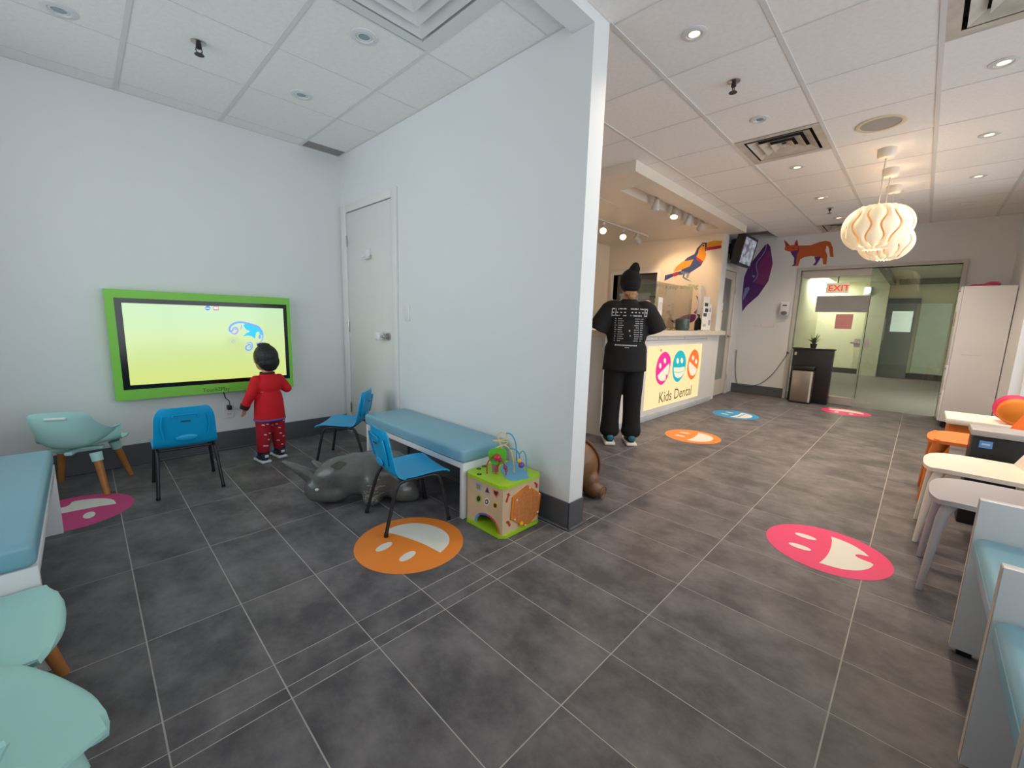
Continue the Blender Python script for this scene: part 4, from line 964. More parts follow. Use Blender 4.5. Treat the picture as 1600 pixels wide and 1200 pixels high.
shapes = [([(250, 590), (298, 605), (298, 668), (250, 650)], (120, 180, 220)), ([(352, 618), (380, 700), (325, 682)], (190, 150, 200)), ([(400, 648), (425, 668), (450, 665), (462, 690), (435, 735), (405, 695)], (235, 130, 110)),
          (circ((275, 737), 26, 16, 38), (150, 190, 90)), (circ((347, 765), 25, 16, 36), (226, 220, 208)), ([(400, 775), (425, 765), (446, 790), (440, 832), (405, 825)], (240, 190, 70))]
for k, (px, c) in enumerate(shapes):
    flat_x('shape_rim', px, P('shape_%d' % k, c, 0.5), pl_)
    flat_x('shape_hole', scale(px, 0.62), HOLE if k != 0 else P('square_plug', (170, 130, 80), 0.5), pl_, 0.0024)
    if k == 4: flat_x('shape_hole', scale(px, 0.3), P('shape_4', (226, 220, 208), 0.5), pl_, 0.0036)
hexa = [(705, 615), (822, 690), (800, 860), (690, 985), (553, 918), (570, 725)]
AMB = P('amber_perspex', (226, 128, 40), 0.2, var=0.12, vscale=10)
hx = flat_y('maze', hexa, AMB, pr_, 0.008, 0.007)
flat_y('maze_face', scale(hexa, 0.86), P('maze_wood', (204, 128, 72), 0.3, var=0.2, vscale=60), pr_, 0.0095, 0.001)
for x, y in ((718, 637), (803, 690), (787, 853), (680, 968), (586, 920), (604, 747)):
    q = face_y(*cc(x, y)); MB().ell((q[0], CY0-0.010, q[1]), (0.006, 0.004, 0.006), 12, 8).build('stud', P('stud_white', (240, 226, 196), 0.4), pr_, smooth=True)
q = face_y(*cc(640, 955)); MB().ell((q[0], CY0-0.012, q[1]), (0.014, 0.010, 0.014), 16, 10).build('knob', P('yellow_knob', (240, 190, 20), 0.35), pr_, smooth=True)
ARW = P('arrow_red', (186, 50, 52), 0.5)
for px in ([(512, 770), (532, 705), (520, 700), (545, 685), (555, 715), (545, 710), (528, 776)], [(765, 595), (780, 588), (795, 606), (802, 600), (797, 642), (775, 634), (784, 624)], [(520, 940), (546, 934), (546, 945), (560, 975), (545, 990), (530, 958), (520, 964)]):
    flat_y('arrow', px, ARW, pr_)
# top: stream, tree, wires and beads
ZT = 0.3062
def ft(x, y): v = onp(*cc(x, y), 2, ZT); return v.x, v.y
strm = [ft(x, y) for x, y in ((470, 470), (500, 425), (580, 405), (650, 440), (720, 545), (660, 565), (590, 580), (520, 560), (490, 520))]
MB().prism([(x, y, ZT) for x, y in [tuple(v) for v in crom(strm, 4, True)]], (0, 0, 0.002)).build('stream', P('stream_blue', (104, 172, 206), 0.4), top)
for px in ((275, 472), (322, 450), (280, 520)):
    x, y = ft(*px); MB().tube([(x+0.012*math.cos(a), y+0.012*math.sin(a), ZT+0.001) for a in [k*0.785 for k in range(8)]], 0.0025, 5, closed=True).build('groove', BLACKP, top)
WY, WB, WR, WBG = P('wire_cream', (226, 196, 120), 0.35), P('wire_blue', (70, 150, 190), 0.35), P('wire_red', (176, 60, 44), 0.35), P('wire_teal', (90, 170, 180), 0.35)
tx, ty = 1.86, 0.40
def up(px, base, z=None):
    """wire point: pixel seen in the vertical plane through the cube centre facing the camera"""
    n = Vector((_fw.x, _fw.y, 0)).normalized(); d = ray(*cc(*px)); t_ = (Vector((base[0], base[1], 0))-Vector((CAM.x, CAM.y, 0))).dot(n)/Vector((d.x, d.y, 0)).dot(n); return CAM+d*t_
cb_ = (1.90, 0.39)
def wire(px, mat, r=0.004, base=cb_): return MB().tube(crom([up(p, base) for p in px], 5), r, 7).build('wire', mat, top, smooth=True)
wire([(590, 552), (585, 420), (560, 310), (500, 260), (430, 285), (540, 235), (400, 220), (500, 210), (520, 160), (470, 145), (445, 180), (480, 290), (500, 420)], WY)
wire([(520, 152), (570, 170), (605, 250), (612, 400)], WB); wire([(545, 290), (600, 300), (635, 345), (640, 450)], WB); wire([(635, 345), (665, 312), (695, 360), (702, 500)], WBG)
wire([(350, 535), (350, 430), (400, 365), (470, 380), (440, 470), (420, 550)], WR, base=(1.83, 0.42)); wire([(470, 380), (510, 450), (525, 590)], WR, base=(1.83, 0.40))
tp = [up(p, (1.85, 0.42)) for p in crom([(370, 310), (430, 290), (510, 300), (522, 370), (500, 420), (430, 440), (385, 415), (360, 360)], 4, True)]
nrm = Vector((-_fw.x, -_fw.y, 0)).normalized()
MB().prism(tp, tuple(-nrm*0.012)).build('tree', P('tree_green', (96, 188, 50), 0.4), top)
tq = [up(p, (1.85, 0.42)) for p in ((392, 435), (452, 435), (452, 500), (392, 500))]; MB().prism(tq, tuple(-nrm*0.012)).build('trunk', P('trunk_purple', (150, 100, 110), 0.5), top)
for px, c, r in (((440, 365), (190, 40, 60), 0.022), ((465, 385), (150, 40, 100), 0.014), ((425, 385), (50, 130, 200), 0.012), ((655, 432), (122, 70, 160), 0.018), ((635, 395), (236, 180, 60), 0.014), ((512, 452), (150, 70, 80), 0.013), ((520, 480), (170, 60, 70), 0.010)):
    MB().ell(tuple(up(px, (1.83, 0.40) if px[0] < 530 else cb_)-Vector((_fw.x, _fw.y, 0))*0.012), (r, r, r), 14, 10).build('bead', P('bead_%d_%d' % px, c, 0.3), top, smooth=True)
# ================================================================== RECEPTION
DX0, DX1, DYF, DYB, DTOP = 3.985, 7.245, 1.055, 1.62, 1.055
DESKW = P('desk_laminate', (222, 220, 216), 0.4, var=0.015)
COUNT = P('counter_stone', (214, 202, 186), 0.3, var=0.04, vscale=30)
desk = thing('reception_desk', 'white reception desk with glowing front sign and stone counter', 'desk')
SG = (4.95, 6.71, 0.135, 0.93)
mb = MB()
for b in ((DX0, SG[0], DYF, DYB, 0.0, DTOP), (SG[1], DX1, DYF, DYB, 0.0, DTOP), (SG[0], SG[1], DYF, DYB, 0.0, SG[2]), (SG[0], SG[1], DYF, DYB, SG[3], DTOP), (SG[0], SG[1], DYF+0.10, DYB, SG[2], SG[3])): mb.box(*b)
mb.build('body', DESKW, desk)
box('plinth', P('desk_plinth', (190, 192, 196), 0.4), desk, DX0-0.004, DX1-0.03, DYF-0.012, DYF-0.0005, 0.0, 0.075, 0.002)
box('reveal', P('shadow_reveal', (150, 146, 142), 0.6), desk, 4.86, 6.86, DYF-0.002, DYF-0.0005, 0.995, 1.003)
ct_ = MB(); ct_.box(DX0-0.06, 7.245, 1.08, DYB+0.05, DTOP+0.001, 1.118); ct_.box(DX0-0.06, 7.41, DYF-0.075, 1.08, DTOP+0.001, 1.118); bmesh.ops.remove_doubles(ct_.bm, verts=ct_.bm.verts, dist=0.0001); ct_.build('counter', COUNT, desk)
lb = MB().box(SG[0]+0.001, SG[1]-0.001, DYF+0.012, DYF+0.05, SG[2]+0.001, SG[3]-0.001).build('sign_panel', P('sign_glow', (150, 136, 112), 0.4, emit=(255, 222, 160), estr=0.50, var=0.03, vscale=2), desk)
for k in range(4):
    x = 5.2+k*0.8
    if k < 3: MB().cyl((x, DYF-0.0005, 1.02), (x, DYF-0.006, 1.02), 0.008, 10).build('screw_cap', CHROME, desk, smooth=True)
YSG = DYF+0.0115
def sz(x, y): return 1000+x/10, 530+y/10
def sign(name, pts, col, lay=0, smooth_=True, s=1.0):
    m_ = P('sign_%d_%d_%d' % col, tuple(int(c*0.6) for c in col), 0.5, emit=col, estr=0.42); y = YSG-0.0008*lay
    q = crom(pts, 4, True) if smooth_ else [Vector(p) for p in pts]
    return MB().prism([onp(*sz(p[0], p[1]), 1, y) for p in q], (0, 0.0006, 0)).build(name, m_, lb)
SCR = (255, 240, 210); SPK = (240, 40, 150); STL = (0, 184, 196); SOR = (248, 120, 50)
sign('logo_face', [(400, 195), (465, 260), (480, 350), (455, 520), (400, 650), (330, 715), (265, 660), (245, 540), (265, 380), (320, 250)], SPK, 1)
sign('logo_mouth', [(275, 570), (365, 475), (455, 378), (462, 430), (438, 552), (424, 560), (405, 545), (402, 630), (370, 652), (325, 655), (288, 620)], SCR, 2, False)
for c in ((317, 415), (390, 337)): sign('logo_eye', circ(c, 19, 14, 43), SCR, 2, False)
sign('logo_bow', [(318, 150), (345, 162), (338, 200), (315, 190)], (240, 120, 140), 1, False)
sign('logo_face', [(635, 175), (690, 215), (718, 320), (705, 470), (660, 590), (590, 668), (535, 630), (508, 520), (520, 350), (570, 220)], STL, 1)
sign('logo_mouth', [(528, 440), (615, 442), (700, 428), (692, 520), (645, 588), (590, 610), (552, 585), (530, 525)], SCR, 2, False)
sign('logo_brace', [(530, 505), (600, 518), (685, 492), (685, 500), (600, 527), (530, 513)], STL, 3, False)
for c in ((590, 338), (655, 333)): sign('logo_eye', circ(c, 19, 14, 45), SCR, 2, False)
sign('logo_face', [(855, 160), (905, 205), (920, 320), (895, 470), (850, 590), (800, 630), (760, 590), (738, 490), (755, 340), (800, 215)], SOR, 1)
sign('logo_mouth', [(775, 345), (830, 405), (890, 465), (868, 535), (830, 572), (790, 562), (765, 485), (760, 400)], SCR, 2, False)
for c in ((830, 292), (877, 348)): sign('logo_eye', circ(c, 17, 14, 38), SCR, 2, False)
def fit_text(name, body, mat, parent, o, ex, ey, wd, ht, thick=0.0004, shear=0.0, bold=0.0):
    t_ = text(name, body, mat, parent, Matrix(), 1.0, 0.0, shear, bold=bold)
    xs_ = [v.co.x for v in t_.data.vertices]; ys_ = [v.co.y for v in t_.data.vertices]
    cap = 0.72
    M = frame(o, ex, ey) @ Matrix.Diagonal((wd/(max(xs_)-min(xs_)), ht/cap, 1, 1)) @ Matrix.Translation((-min(xs_), 0, 0))
    t_.data.transform(M); return t_
a = onp(*sz(292, 978), 1, YSG); b = onp(*sz(792, 880), 1, YSG); c = onp(*sz(320, 800), 1, YSG)
letters(fit_text('lettering', 'Kids Dental', P('sign_text', (78, 92, 56), 0.5), lb, (a.x, YSG-0.0012, (a.z+b.z)/2), (1, 0, 0), (0, 0, 1), b.x-a.x, c.z-a.z))

# ---- things on the counter
ZK = 1.1185
def on_counter(x0, x1, ytop, Y=1.16):
    a_, b_ = onp(x0, 514, 1, Y).x, onp(x1, 514, 1, Y).x; z_ = onp((x0+x1)/2, ytop, 1, Y).z; return a_, b_, z_
def stand(label, x0, x1, ytop, Y, strips, th=0.03):
    a_, b_, z_ = on_counter(x0, x1, ytop, Y); t = thing('sign_holder', label, 'sign holder', group='sign holders on the counter')
    box('card', P('white_card', (236, 232, 228), 0.5), t, a_, b_, Y, Y+0.006, ZK+0.012, z_)
    box('foot', P('clear_acrylic', (214, 210, 202), 0.15), t, a_, b_, Y-0.03, Y+0.05, ZK, ZK+0.0115)
    for k, (f0, f1, g0, g1, col) in enumerate(strips):
        box('print', P('print_%d_%d_%d' % col, col, 0.6), t, a_+(b_-a_)*f0, a_+(b_-a_)*f1, Y-0.001, Y-0.0003, ZK+(z_-ZK)*g0, ZK+(z_-ZK)*g1)
    return t
stand('tall white sign holder with black drawings beside the pump bottle', 1095.5, 1104.5, 463, 1.10, [(0.2, 0.8, 0.72, 0.82, (60, 60, 60)), (0.35, 0.9, 0.55, 0.66, (50, 50, 50)), (0.15, 0.7, 0.42, 0.52, (70, 70, 70)), (0.2, 0.7, 0.12, 0.2, (190, 180, 180))])
stand('short white leaflet holder right of the tall sign holder', 1104.8, 1109, 475, 1.14, [(0.2, 0.8, 0.7, 0.85, (170, 160, 200)), (0.2, 0.8, 0.2, 0.4, (150, 150, 170))])
stand('white leaflet stand with a red stripe at the counter end', 1118, 1126, 472, 1.12, [(0.0, 1.0, 0.64, 0.74, (214, 120, 116)), (0.1, 0.9, 0.84, 0.87, (120, 130, 150)), (0.0, 0.5, 0.08, 0.45, (130, 50, 130))])
stand('white upright card right of the standing person', 1025.5, 1032, 464, 1.14, [(0.2, 0.8, 0.6, 0.85, (214, 206, 210)), (0.1, 0.9, 0.1, 0.3, (150, 110, 110))])
lbx = thing('leaflet_box', 'peach cardboard leaflet box by the person in black', 'box')
a_, b_, z_ = on_counter(1013, 1024, 474, 1.2); box('carton', P('peach_card', (232, 196, 160), 0.6), lbx, a_, b_, 1.2, 1.32, ZK, ZK+(z_-ZK)*0.62, 0.003); box('leaflets', P('white_paper', (236, 228, 220), 0.6), lbx, a_+0.02, b_-0.02, 1.22, 1.30, ZK+(z_-ZK)*0.62+0.0005, z_)
pb = thing('pump_bottle', 'black pump bottle on the counter', 'bottle')
a_, b_, z_ = on_counter(1086.5, 1094, 491, 1.22); r_ = (b_-a_)/2*0.55; cx_ = (a_+b_)/2; h_ = z_-ZK
MB().lathe([(0, 0), (r_, 0), (r_*1.05, h_*0.1), (r_*1.02, h_*0.55), (r_*0.5, h_*0.72), (r_*0.45, h_*0.78), (0, h_*0.78)], (cx_, 1.22, ZK), 20).build('bottle', BLACKP, pb, smooth=True)
MB().cyl((cx_, 1.22, ZK+h_*0.78), (cx_, 1.22, ZK+h_*0.92), 0.012, 10).box(cx_-0.06, cx_+0.02, 1.208, 1.232, ZK+h_*0.92, ZK+h_, 0.004).build('pump', BLACKP, pb, smooth=True)
db = thing('glass_tub', 'dark green glass tub on the counter', 'tub')
a_, b_, z_ = on_counter(1057, 1078, 498, 1.24); cx_ = (a_+b_)/2; r_ = (b_-a_)/2*0.5; h_ = z_-ZK
r_ *= 0.8; MB().lathe([(0, 0.004), (r_*0.92, 0.004), (r_, h_*0.2), (r_, h_*0.86), (r_*0.96, h_*0.86), (r_*0.94, 0.02), (0, 0.02)], (cx_, 1.26, ZK-0.004), 28).build('bowl', P('green_glass', (70, 92, 84), 0.12, var=0.3, vscale=6), db, smooth=True)
MB().lathe([(r_*1.02, h_*0.86), (r_*1.02, h_), (0, h_)], (cx_, 1.26, ZK-0.003), 28).build('lid', P('tub_lid', (84, 92, 96), 0.3), db, smooth=True)
sgs = thing('sunglasses', 'pair of brown spectacles lying on the counter', 'glasses')
a_, b_, z_ = on_counter(1040, 1054, 508, 1.1)
for s in (0.27, 0.73):
    x = a_+(b_-a_)*s; MB().tube([(x+0.055*math.cos(q), 1.09+0.012*math.sin(q), ZK+0.026+0.022*math.sin(q)) for q in [k*0.524 for k in range(12)]], 0.005, 6, closed=True).build('rim', P('tortoise', (120, 82, 52), 0.3), sgs, smooth=True)
MB().tube([(a_+(b_-a_)*0.27+0.05, 1.09, ZK+0.03), (a_+(b_-a_)*0.73-0.05, 1.09, ZK+0.03)], 0.004, 6).build('bridge', MATS['tortoise'], sgs)
for s in (0.03, 0.97): MB().tube([(a_+(b_-a_)*s, 1.09, ZK+0.03), (a_+(b_-a_)*s, 1.2, ZK+0.006)], 0.004, 6).build('temple', MATS['tortoise'], sgs)
ps = thing('sneeze_screen', 'clear acrylic screen standing on the reception counter', 'screen')
PLEX = glass('acrylic', (250, 251, 250), 0.025)
box('sheet', PLEX, ps, 5.35, 7.12, 1.44, 1.445, ZK+0.02, 1.78)
for x in (5.55, 6.95): box('foot', P('clear_acrylic', (214, 210, 202), 0.15), ps, x, x+0.012, 1.40, 1.49, ZK, ZK+0.14)
st = thing('counter_post', 'thin white upright post on the reception counter', 'post')
a_, b_, z_ = on_counter(1087.5, 1090.5, 444, 1.36); box('post', WLAM, st, a_, b_, 1.355, 1.375, ZK+0.01, z_); box('foot', WLAM, st, a_-0.04, b_+0.04, 1.335, 1.395, ZK, ZK+0.0095)

# ---- staff hatch
h = thing('window_4', 'staff hatch with white frame in the peach wall', 'window', kind='structure')
fw_ = 0.05
for b in ((RWY0-fw_, RWY0, RWZ0-fw_, RWZ1+fw_), (RWY1, RWY1+fw_, RWZ0-fw_, RWZ1+fw_), (RWY0, RWY1, RWZ1, RWZ1+fw_), (RWY0, RWY1, RWZ0-fw_, RWZ0)):
    box('window_frame', TRIMW, h, XTW-0.02, XTW+0.15, b[0], b[1], b[2], b[3])
box('header_strip', TRIMW, h, XTW-0.014, XTW-0.0005, RWY0-0.02, RWY1+0.02, RWZ1+0.10, RWZ1+0.115)
bd = thing('roller_blind', 'pale blue-white blind hanging inside the staff hatch', 'blind')
for k in range(6): box('slat', P('pale_blind', (206, 216, 226), 0.6), bd, XTW+0.35+0.002*(k % 2), XTW+0.36+0.002*(k % 2), 2.42+0.1*k, 2.515+0.1*k, 0.9, 1.72)
box('head_rail', WLAM, bd, XTW+0.34, XTW+0.37, 2.40, 3.04, 1.72, 1.76)
sl = thing('staff_fill_lamp', 'small round ceiling lamp added to light the staff room', 'ceiling light', (XTW+1.2, 2.4, 2.2995))  # added lamp so the closed staff room does not go dark
MB().lathe([(0.14, 0), (0.14, -0.02), (0.12, -0.04), (0, -0.045)], seg=28).build('diffuser', P('staff_glow', (240, 240, 235), 0.5, emit=(250, 248, 240), estr=1.2), sl, smooth=True)
MB().lathe([(0.155, -0.0005), (0.155, -0.012), (0.141, -0.014)], seg=28).build('rim', RINGW, sl, smooth=True)
spot(sl, (0, 0, -0.06), (0, 0, -1), 14, 150, 0.4, (1.0, 0.97, 0.92))
cbn = thing('staff_shelf', 'wooden wall shelf unit inside the staff room', 'shelf')
for z in (1.15, 1.5, 1.78): box('shelf_board', P('dark_walnut', (110, 88, 66), 0.5), cbn, XTW+1.9, XTW+2.19, 2.0, 3.4, z, z+0.03)
for y in (2.0, 3.37): box('side', MATS['dark_walnut'], cbn, XTW+1.9, XTW+2.19, y, y+0.03, 0.9, 1.81)

# ================================================================== MURALS
def mural(nm, pts, col, parent, ax, plane, lay, tr, sm=False):
    s = -1; v = plane-0.0004-0.0009*lay
    q = [Vector(p) for p in pts]
    if sm: q = crom(pts, 4, True)
    off = [0, 0, 0]; off[ax] = 0.0007
    return MB().prism([onp(*tr(p[0], p[1]), ax, v-0.0007) for p in q], off).build(nm, P('mural_%d_%d_%d' % col, col, 0.6, var=0.03), parent)
tz = lambda x, y: (1030+x/14.545, 365+y/14.545)
tc_ = thing('toucan_mural', 'wall sticker of a blue and orange toucan above the desk', 'mural')
NAVY, TOR, CRIM, GRYB2 = (42, 62, 122), (226, 146, 28), (178, 22, 66), (104, 118, 140)
def tou(nm, pts, col, lay): return mural(nm, pts, col, tc_, 0, XTW, lay, tz)
tou('body', [(420, 870), (500, 850), (560, 630), (640, 545), (800, 465), (835, 400), (860, 335), (990, 205), (1078, 205), (1062, 385), (1000, 640), (940, 735), (700, 890), (500, 937), (430, 940)], NAVY, 0)
tou('tail', [(130, 950), (312, 905), (325, 970), (120, 1075)], NAVY, 0); tou('band', [(305, 905), (415, 862), (438, 940), (345, 978), (322, 972)], CRIM, 1)
tou('wing', [(320, 870), (380, 760), (520, 640), (780, 585), (700, 740), (500, 825)], TOR, 1)
tou('chest', [(895, 370), (960, 280), (985, 235), (1042, 232), (1048, 395), (1070, 470), (1040, 580), (1000, 632), (842, 520), (885, 440)], TOR, 1)
tou('collar', [(838, 520), (1000, 632), (965, 676), (850, 592)], CRIM, 1); tou('cheek', [(965, 290), (985, 238), (1040, 234), (1030, 270)], (206, 176, 130), 2)
tou('beak', [(1080, 212), (1240, 160), (1428, 160), (1415, 262), (1075, 312)], (220, 150, 36), 1); tou('beak', [(1075, 314), (1415, 264), (1408, 330), (1066, 390)], CRIM, 1); tou('beak_edge', [(1046, 225), (1082, 208), (1072, 312), (1062, 392), (1046, 385)], (32, 30, 44), 2)
tou('eye', circ((1000, 270), 20, 14), (24, 22, 26), 3)
tou('leg', [(500, 858), (712, 888), (690, 912), (500, 905)], GRYB2, 1); tou('leg', [(545, 905), (590, 905), (565, 985), (640, 1030), (745, 1100), (600, 1045), (530, 1000)], GRYB2, 1); tou('leg', [(630, 905), (690, 905), (655, 1015), (610, 1000)], (146, 150, 160), 2)
kz = lambda x, y: (1030+x/12.0, 430+y/12.0)
wt = thing('whale_tail_mural', 'purple whale tail sticker low on the peach wall', 'mural')
def wtl(nm, pts, col, lay): return mural(nm, pts, col, wt, 0, XTW, lay, kz, True)
wtl('fluke', [(180, 795), (240, 845), (330, 828), (480, 750), (640, 732), (690, 760), (660, 850), (560, 905), (400, 1010), (310, 925), (240, 870)], (104, 30, 104), 0)
wtl('fluke', [(690, 380), (745, 440), (770, 540), (755, 650), (730, 745), (650, 700), (700, 640), (728, 520)], (140, 96, 148), 0)
tx_ = onp(1040, 450, 0, XTW-0.001); tx2 = onp(1090, 455, 0, XTW-0.001)
kt = thing('wall_lettering', 'green lettering on the peach wall under the toucan', 'lettering')
letters(fit_text('lettering', 'Keep smiling', P('green_lettering', (126, 164, 120), 0.6), kt, (XTW-0.0015, tx_.y, tx_.z-0.02), (0, -1, 0), (0, 0, 1), tx_.y-tx2.y, 0.075, bold=0.01))
fz = lambda x, y: (1120+x/8.571, 340+y/8.571)
wm = thing('whale_mural', 'big purple whale wall sticker beside the staff door', 'mural')
def wh(nm, pts, col, lay, sm=False): return mural(nm, pts, col, wm, 0, XF, lay, fz, sm)
wh('body', [(685, 350), (715, 385), (742, 560), (748, 620), (690, 850), (560, 1040), (400, 1180), (340, 1260), (335, 1080), (365, 800), (410, 690), (470, 590), (560, 480), (645, 368)], (82, 34, 108), 0)
wh('belly', [(700, 385), (738, 560), (745, 615), (690, 850), (632, 915), (520, 870), (545, 760), (540, 650), (600, 565), (690, 420)], (124, 42, 108), 1)
pth = crom([(668, 365), (655, 425), (610, 505), (545, 590), (528, 660), (545, 740), (535, 800), (488, 862)], 4)
lp, rp_ = [], []
for i, p in enumerate(pth):
    t = (pth[min(i+1, len(pth)-1)]-pth[max(i-1, 0)]).normalized(); k = 7; lp.append((p.x-t.y*k, p.y+t.x*k)); rp_.append((p.x+t.y*k, p.y-t.x*k))
wh('mouth_line', lp+rp_[::-1], (132, 130, 176), 2); wh('eye', circ((493, 785), 16, 14), (150, 140, 190), 2); wh('fin_mark', [(378, 945), (428, 925), (440, 955), (352, 1110), (345, 1075)], (126, 134, 190), 2)
xz = lambda x, y: (1180+x/3.81, 300+y/3.81)
fx = thing('fox_mural', 'orange fox wall sticker above the glass entrance', 'mural')
def fo(nm, pts, col, lay): return mural(nm, pts, col, fx, 0, XF, lay, xz)
FOR, FRD, FPU = (196, 92, 40), (176, 50, 44), (92, 42, 120)
fo('body', [(255, 319), (330, 317), (385, 297), (420, 290), (448, 297), (462, 330), (467, 386), (446, 386), (438, 330), (426, 318), (418, 350), (430, 375), (424, 430), (404, 430), (402, 398), (375, 384), (330, 381), (290, 388), (268, 402), (256, 440), (232, 440), (240, 400), (240, 360)], FOR, 0)
fo('head', [(180, 322), (205, 318), (235, 315), (258, 318), (255, 345), (225, 352), (200, 354), (180, 348), (174, 340)], (206, 86, 40), 2)
fo('ear', [(172, 284), (188, 298), (206, 318), (182, 326)], FRD, 3); fo('ear', [(250, 282), (256, 318), (232, 318), (238, 298)], FRD, 3)
fo('neck', [(208, 354), (255, 345), (258, 320), (262, 345), (248, 378), (244, 420), (236, 440), (228, 438), (232, 392), (222, 378)], FPU, 1); fo('leg', [(352, 384), (392, 384), (384, 402), (362, 436), (342, 436), (360, 415)], FPU, 1); fo('paw', [(214, 440), (232, 430), (240, 440)], (110, 30, 50), 3)
for c in ((198, 334), (226, 334)): fo('eye', circ(c, 5, 10, 2.5), (110, 40, 30), 4)

# ================================================================== FAR END
mo = thing('wall_monitor', 'tilted black monitor hanging in the corner above the staff door', 'monitor')
A, B = Vector((7.44, 0.845, 2.60)), Vector((8.10, 0.845, 2.60)); Cc, D = Vector((8.10, 0.925, 2.15)), Vector((7.44, 0.925, 2.15))
back = Vector((0, 0.11, 0.03))
MB().prism([A, B, Cc, D], tuple(back)).build('case', BLACKP, mo)
nn = (B-A).cross(D-A).normalized(); nn = nn if nn.y < 0 else -nn
def inset(f, l): return [p.lerp((A+B+Cc+D)/4, f)+nn*l for p in (A, B, Cc, D)]
def mon_mat():
    m = bpy.data.materials.new('monitor_picture'); m.use_nodes = True; N = m.node_tree.nodes; L = m.node_tree.links; b = N['Principled BSDF']
    tc = N.new('ShaderNodeTexCoord'); nz = N.new('ShaderNodeTexNoise'); nz.inputs['Scale'].default_value = 4; nz.inputs['Detail'].default_value = 1; L.new(tc.outputs['Generated'], nz.inputs['Vector'])
    rp = N.new('ShaderNodeValToRGB'); L.new(nz.outputs['Fac'], rp.inputs[0]); e = rp.color_ramp.elements
    e[0].position = 0.35; e[0].color = rgb(96, 92, 100); e[1].position = 0.68; e[1].color = rgb(170, 196, 200); k = e.new(0.5); k.color = rgb(150, 150, 170)
    b.inputs['Base Color'].default_value = (0.03, 0.03, 0.03, 1); b.inputs['Roughness'].default_value = 0.15
    L.new(rp.outputs[0], b.inputs['Emission Color']); b.inputs['Emission Strength'].default_value = 0.38; return m
MB().prism(inset(0.16, 0.0004), tuple(nn*0.001)).build('display', mon_mat(), mo)
MB().box(7.55, 7.98, 0.99, 1.09, 2.24, 2.56, 0.02).build('rear_housing', BLACKP, mo, smooth=True)
MB().box(7.70, 7.82, 1.09, YD-0.0005, 2.36, 2.52).build('bracket', BLACKM, mo)
sd = thing('soap_dispenser', 'white sanitiser dispenser on the wall left of the entrance', 'dispenser')
y0_, y1_, z0_, z1_ = rect_on(0, XF, [(1221, 472), (1236, 472), (1234, 494), (1219, 494)])
MB().box(XF-0.09, XF-0.0005, y0_, y1_, z0_, z1_, 0.02, 3).build('housing', WLAM, sd, smooth=True)
box('window_slot', BLACKP, sd, XF-0.0925, XF-0.0902, (y0_+y1_)/2-0.03, (y0_+y1_)/2+0.03, z1_-0.07, z1_-0.05)
MB().ell((XF-0.08, (y0_+y1_)/2, z0_+0.05), (0.035, 0.05, 0.035)).build('nozzle', P('grey_plastic', (120, 118, 116), 0.4), sd, smooth=True)
for (xa, xb, ya, yb_), lb_ in (((1179, 1185, 502, 510), 'single white switch plate on the far wall'), ((1190, 1210, 503, 511), 'wide white switch plate near the entrance')):
    u0, u1, w0, w1 = rect_on(0, XF, [(xa, ya), (xb, ya), (xb, yb_), (xa, yb_)]); t = thing('switch_plate', lb_, 'switch')
    MB().box(XF-0.008, XF-0.0005, u0, u1, w0, w1, 0.002, 1).build('plate', TRIMW, t, smooth=True)
    nk = 1 if u1-u0 < 0.12 else 3
    for k in range(nk):
        a0 = u0+(u1-u0)*(k+0.22)/nk; a1 = u0+(u1-u0)*(k+0.78)/nk; box('rocker', WLAM, t, XF-0.012, XF-0.0081, a0, a1, w0+0.02, w1-0.02)
cb2 = thing('loose_cable', 'thin grey cable drooping along the far wall', 'cable')
def gz(x, y): return onp(1090+x/7.5, 480+y/7.5, 0, XF-0.012)
MB().tube(crom([gz(455, 500), gz(445, 700), gz(450, 830), gz(470, 895), gz(560, 915), gz(650, 918), gz(760, 880), gz(880, 780), gz(980, 650), gz(1062, 535)], 5), 0.006, 6).build('wire', P('cable_grey', (130, 126, 122), 0.5), cb2, smooth=True)
v = gz(1062, 535); MB().box(XF-0.03, XF-0.001, v.y-0.02, v.y+0.02, v.z-0.02, v.z+0.02, 0.004).build('clip', BLACKP, cb2, smooth=True)
# black cabinet, plant, bin
bcab = thing('black_cabinet', 'low black cabinet standing left of the glass entrance', 'cabinet')
BLKW = P('black_wood', (30, 28, 30), 0.4, var=0.15, vscale=4)
box('body', BLKW, bcab, 8.43, 8.565, -0.31, 0.225, 0.0005, 0.86, 0.003); box('top', BLKW, bcab, 8.42, 8.565, -0.325, 0.24, 0.861, 0.885, 0.003)
box('label_tag', P('pale_tag', (180, 176, 168), 0.5), bcab, 8.427, 8.4295, 0.17, 0.20, 0.76, 0.81)
MB().cyl((8.43, -0.05, 0.45), (8.41, -0.05, 0.45), 0.01, 8).build('knob', CHROME, bcab, smooth=True)
plt = thing('potted_plant', 'small spiky green plant in a dark pot on the black cabinet', 'plant', (8.495, -0.03, 0.886))
MB().lathe([(0, 0), (0.035, 0), (0.05, 0.07), (0.045, 0.07), (0.04, 0.05), (0, 0.05)], seg=18).build('pot', P('dark_pot', (52, 46, 42), 0.5), plt, smooth=True)
LEAF = P('leaf_green', (58, 76, 48), 0.5, var=0.3, vscale=30); random.seed(5)
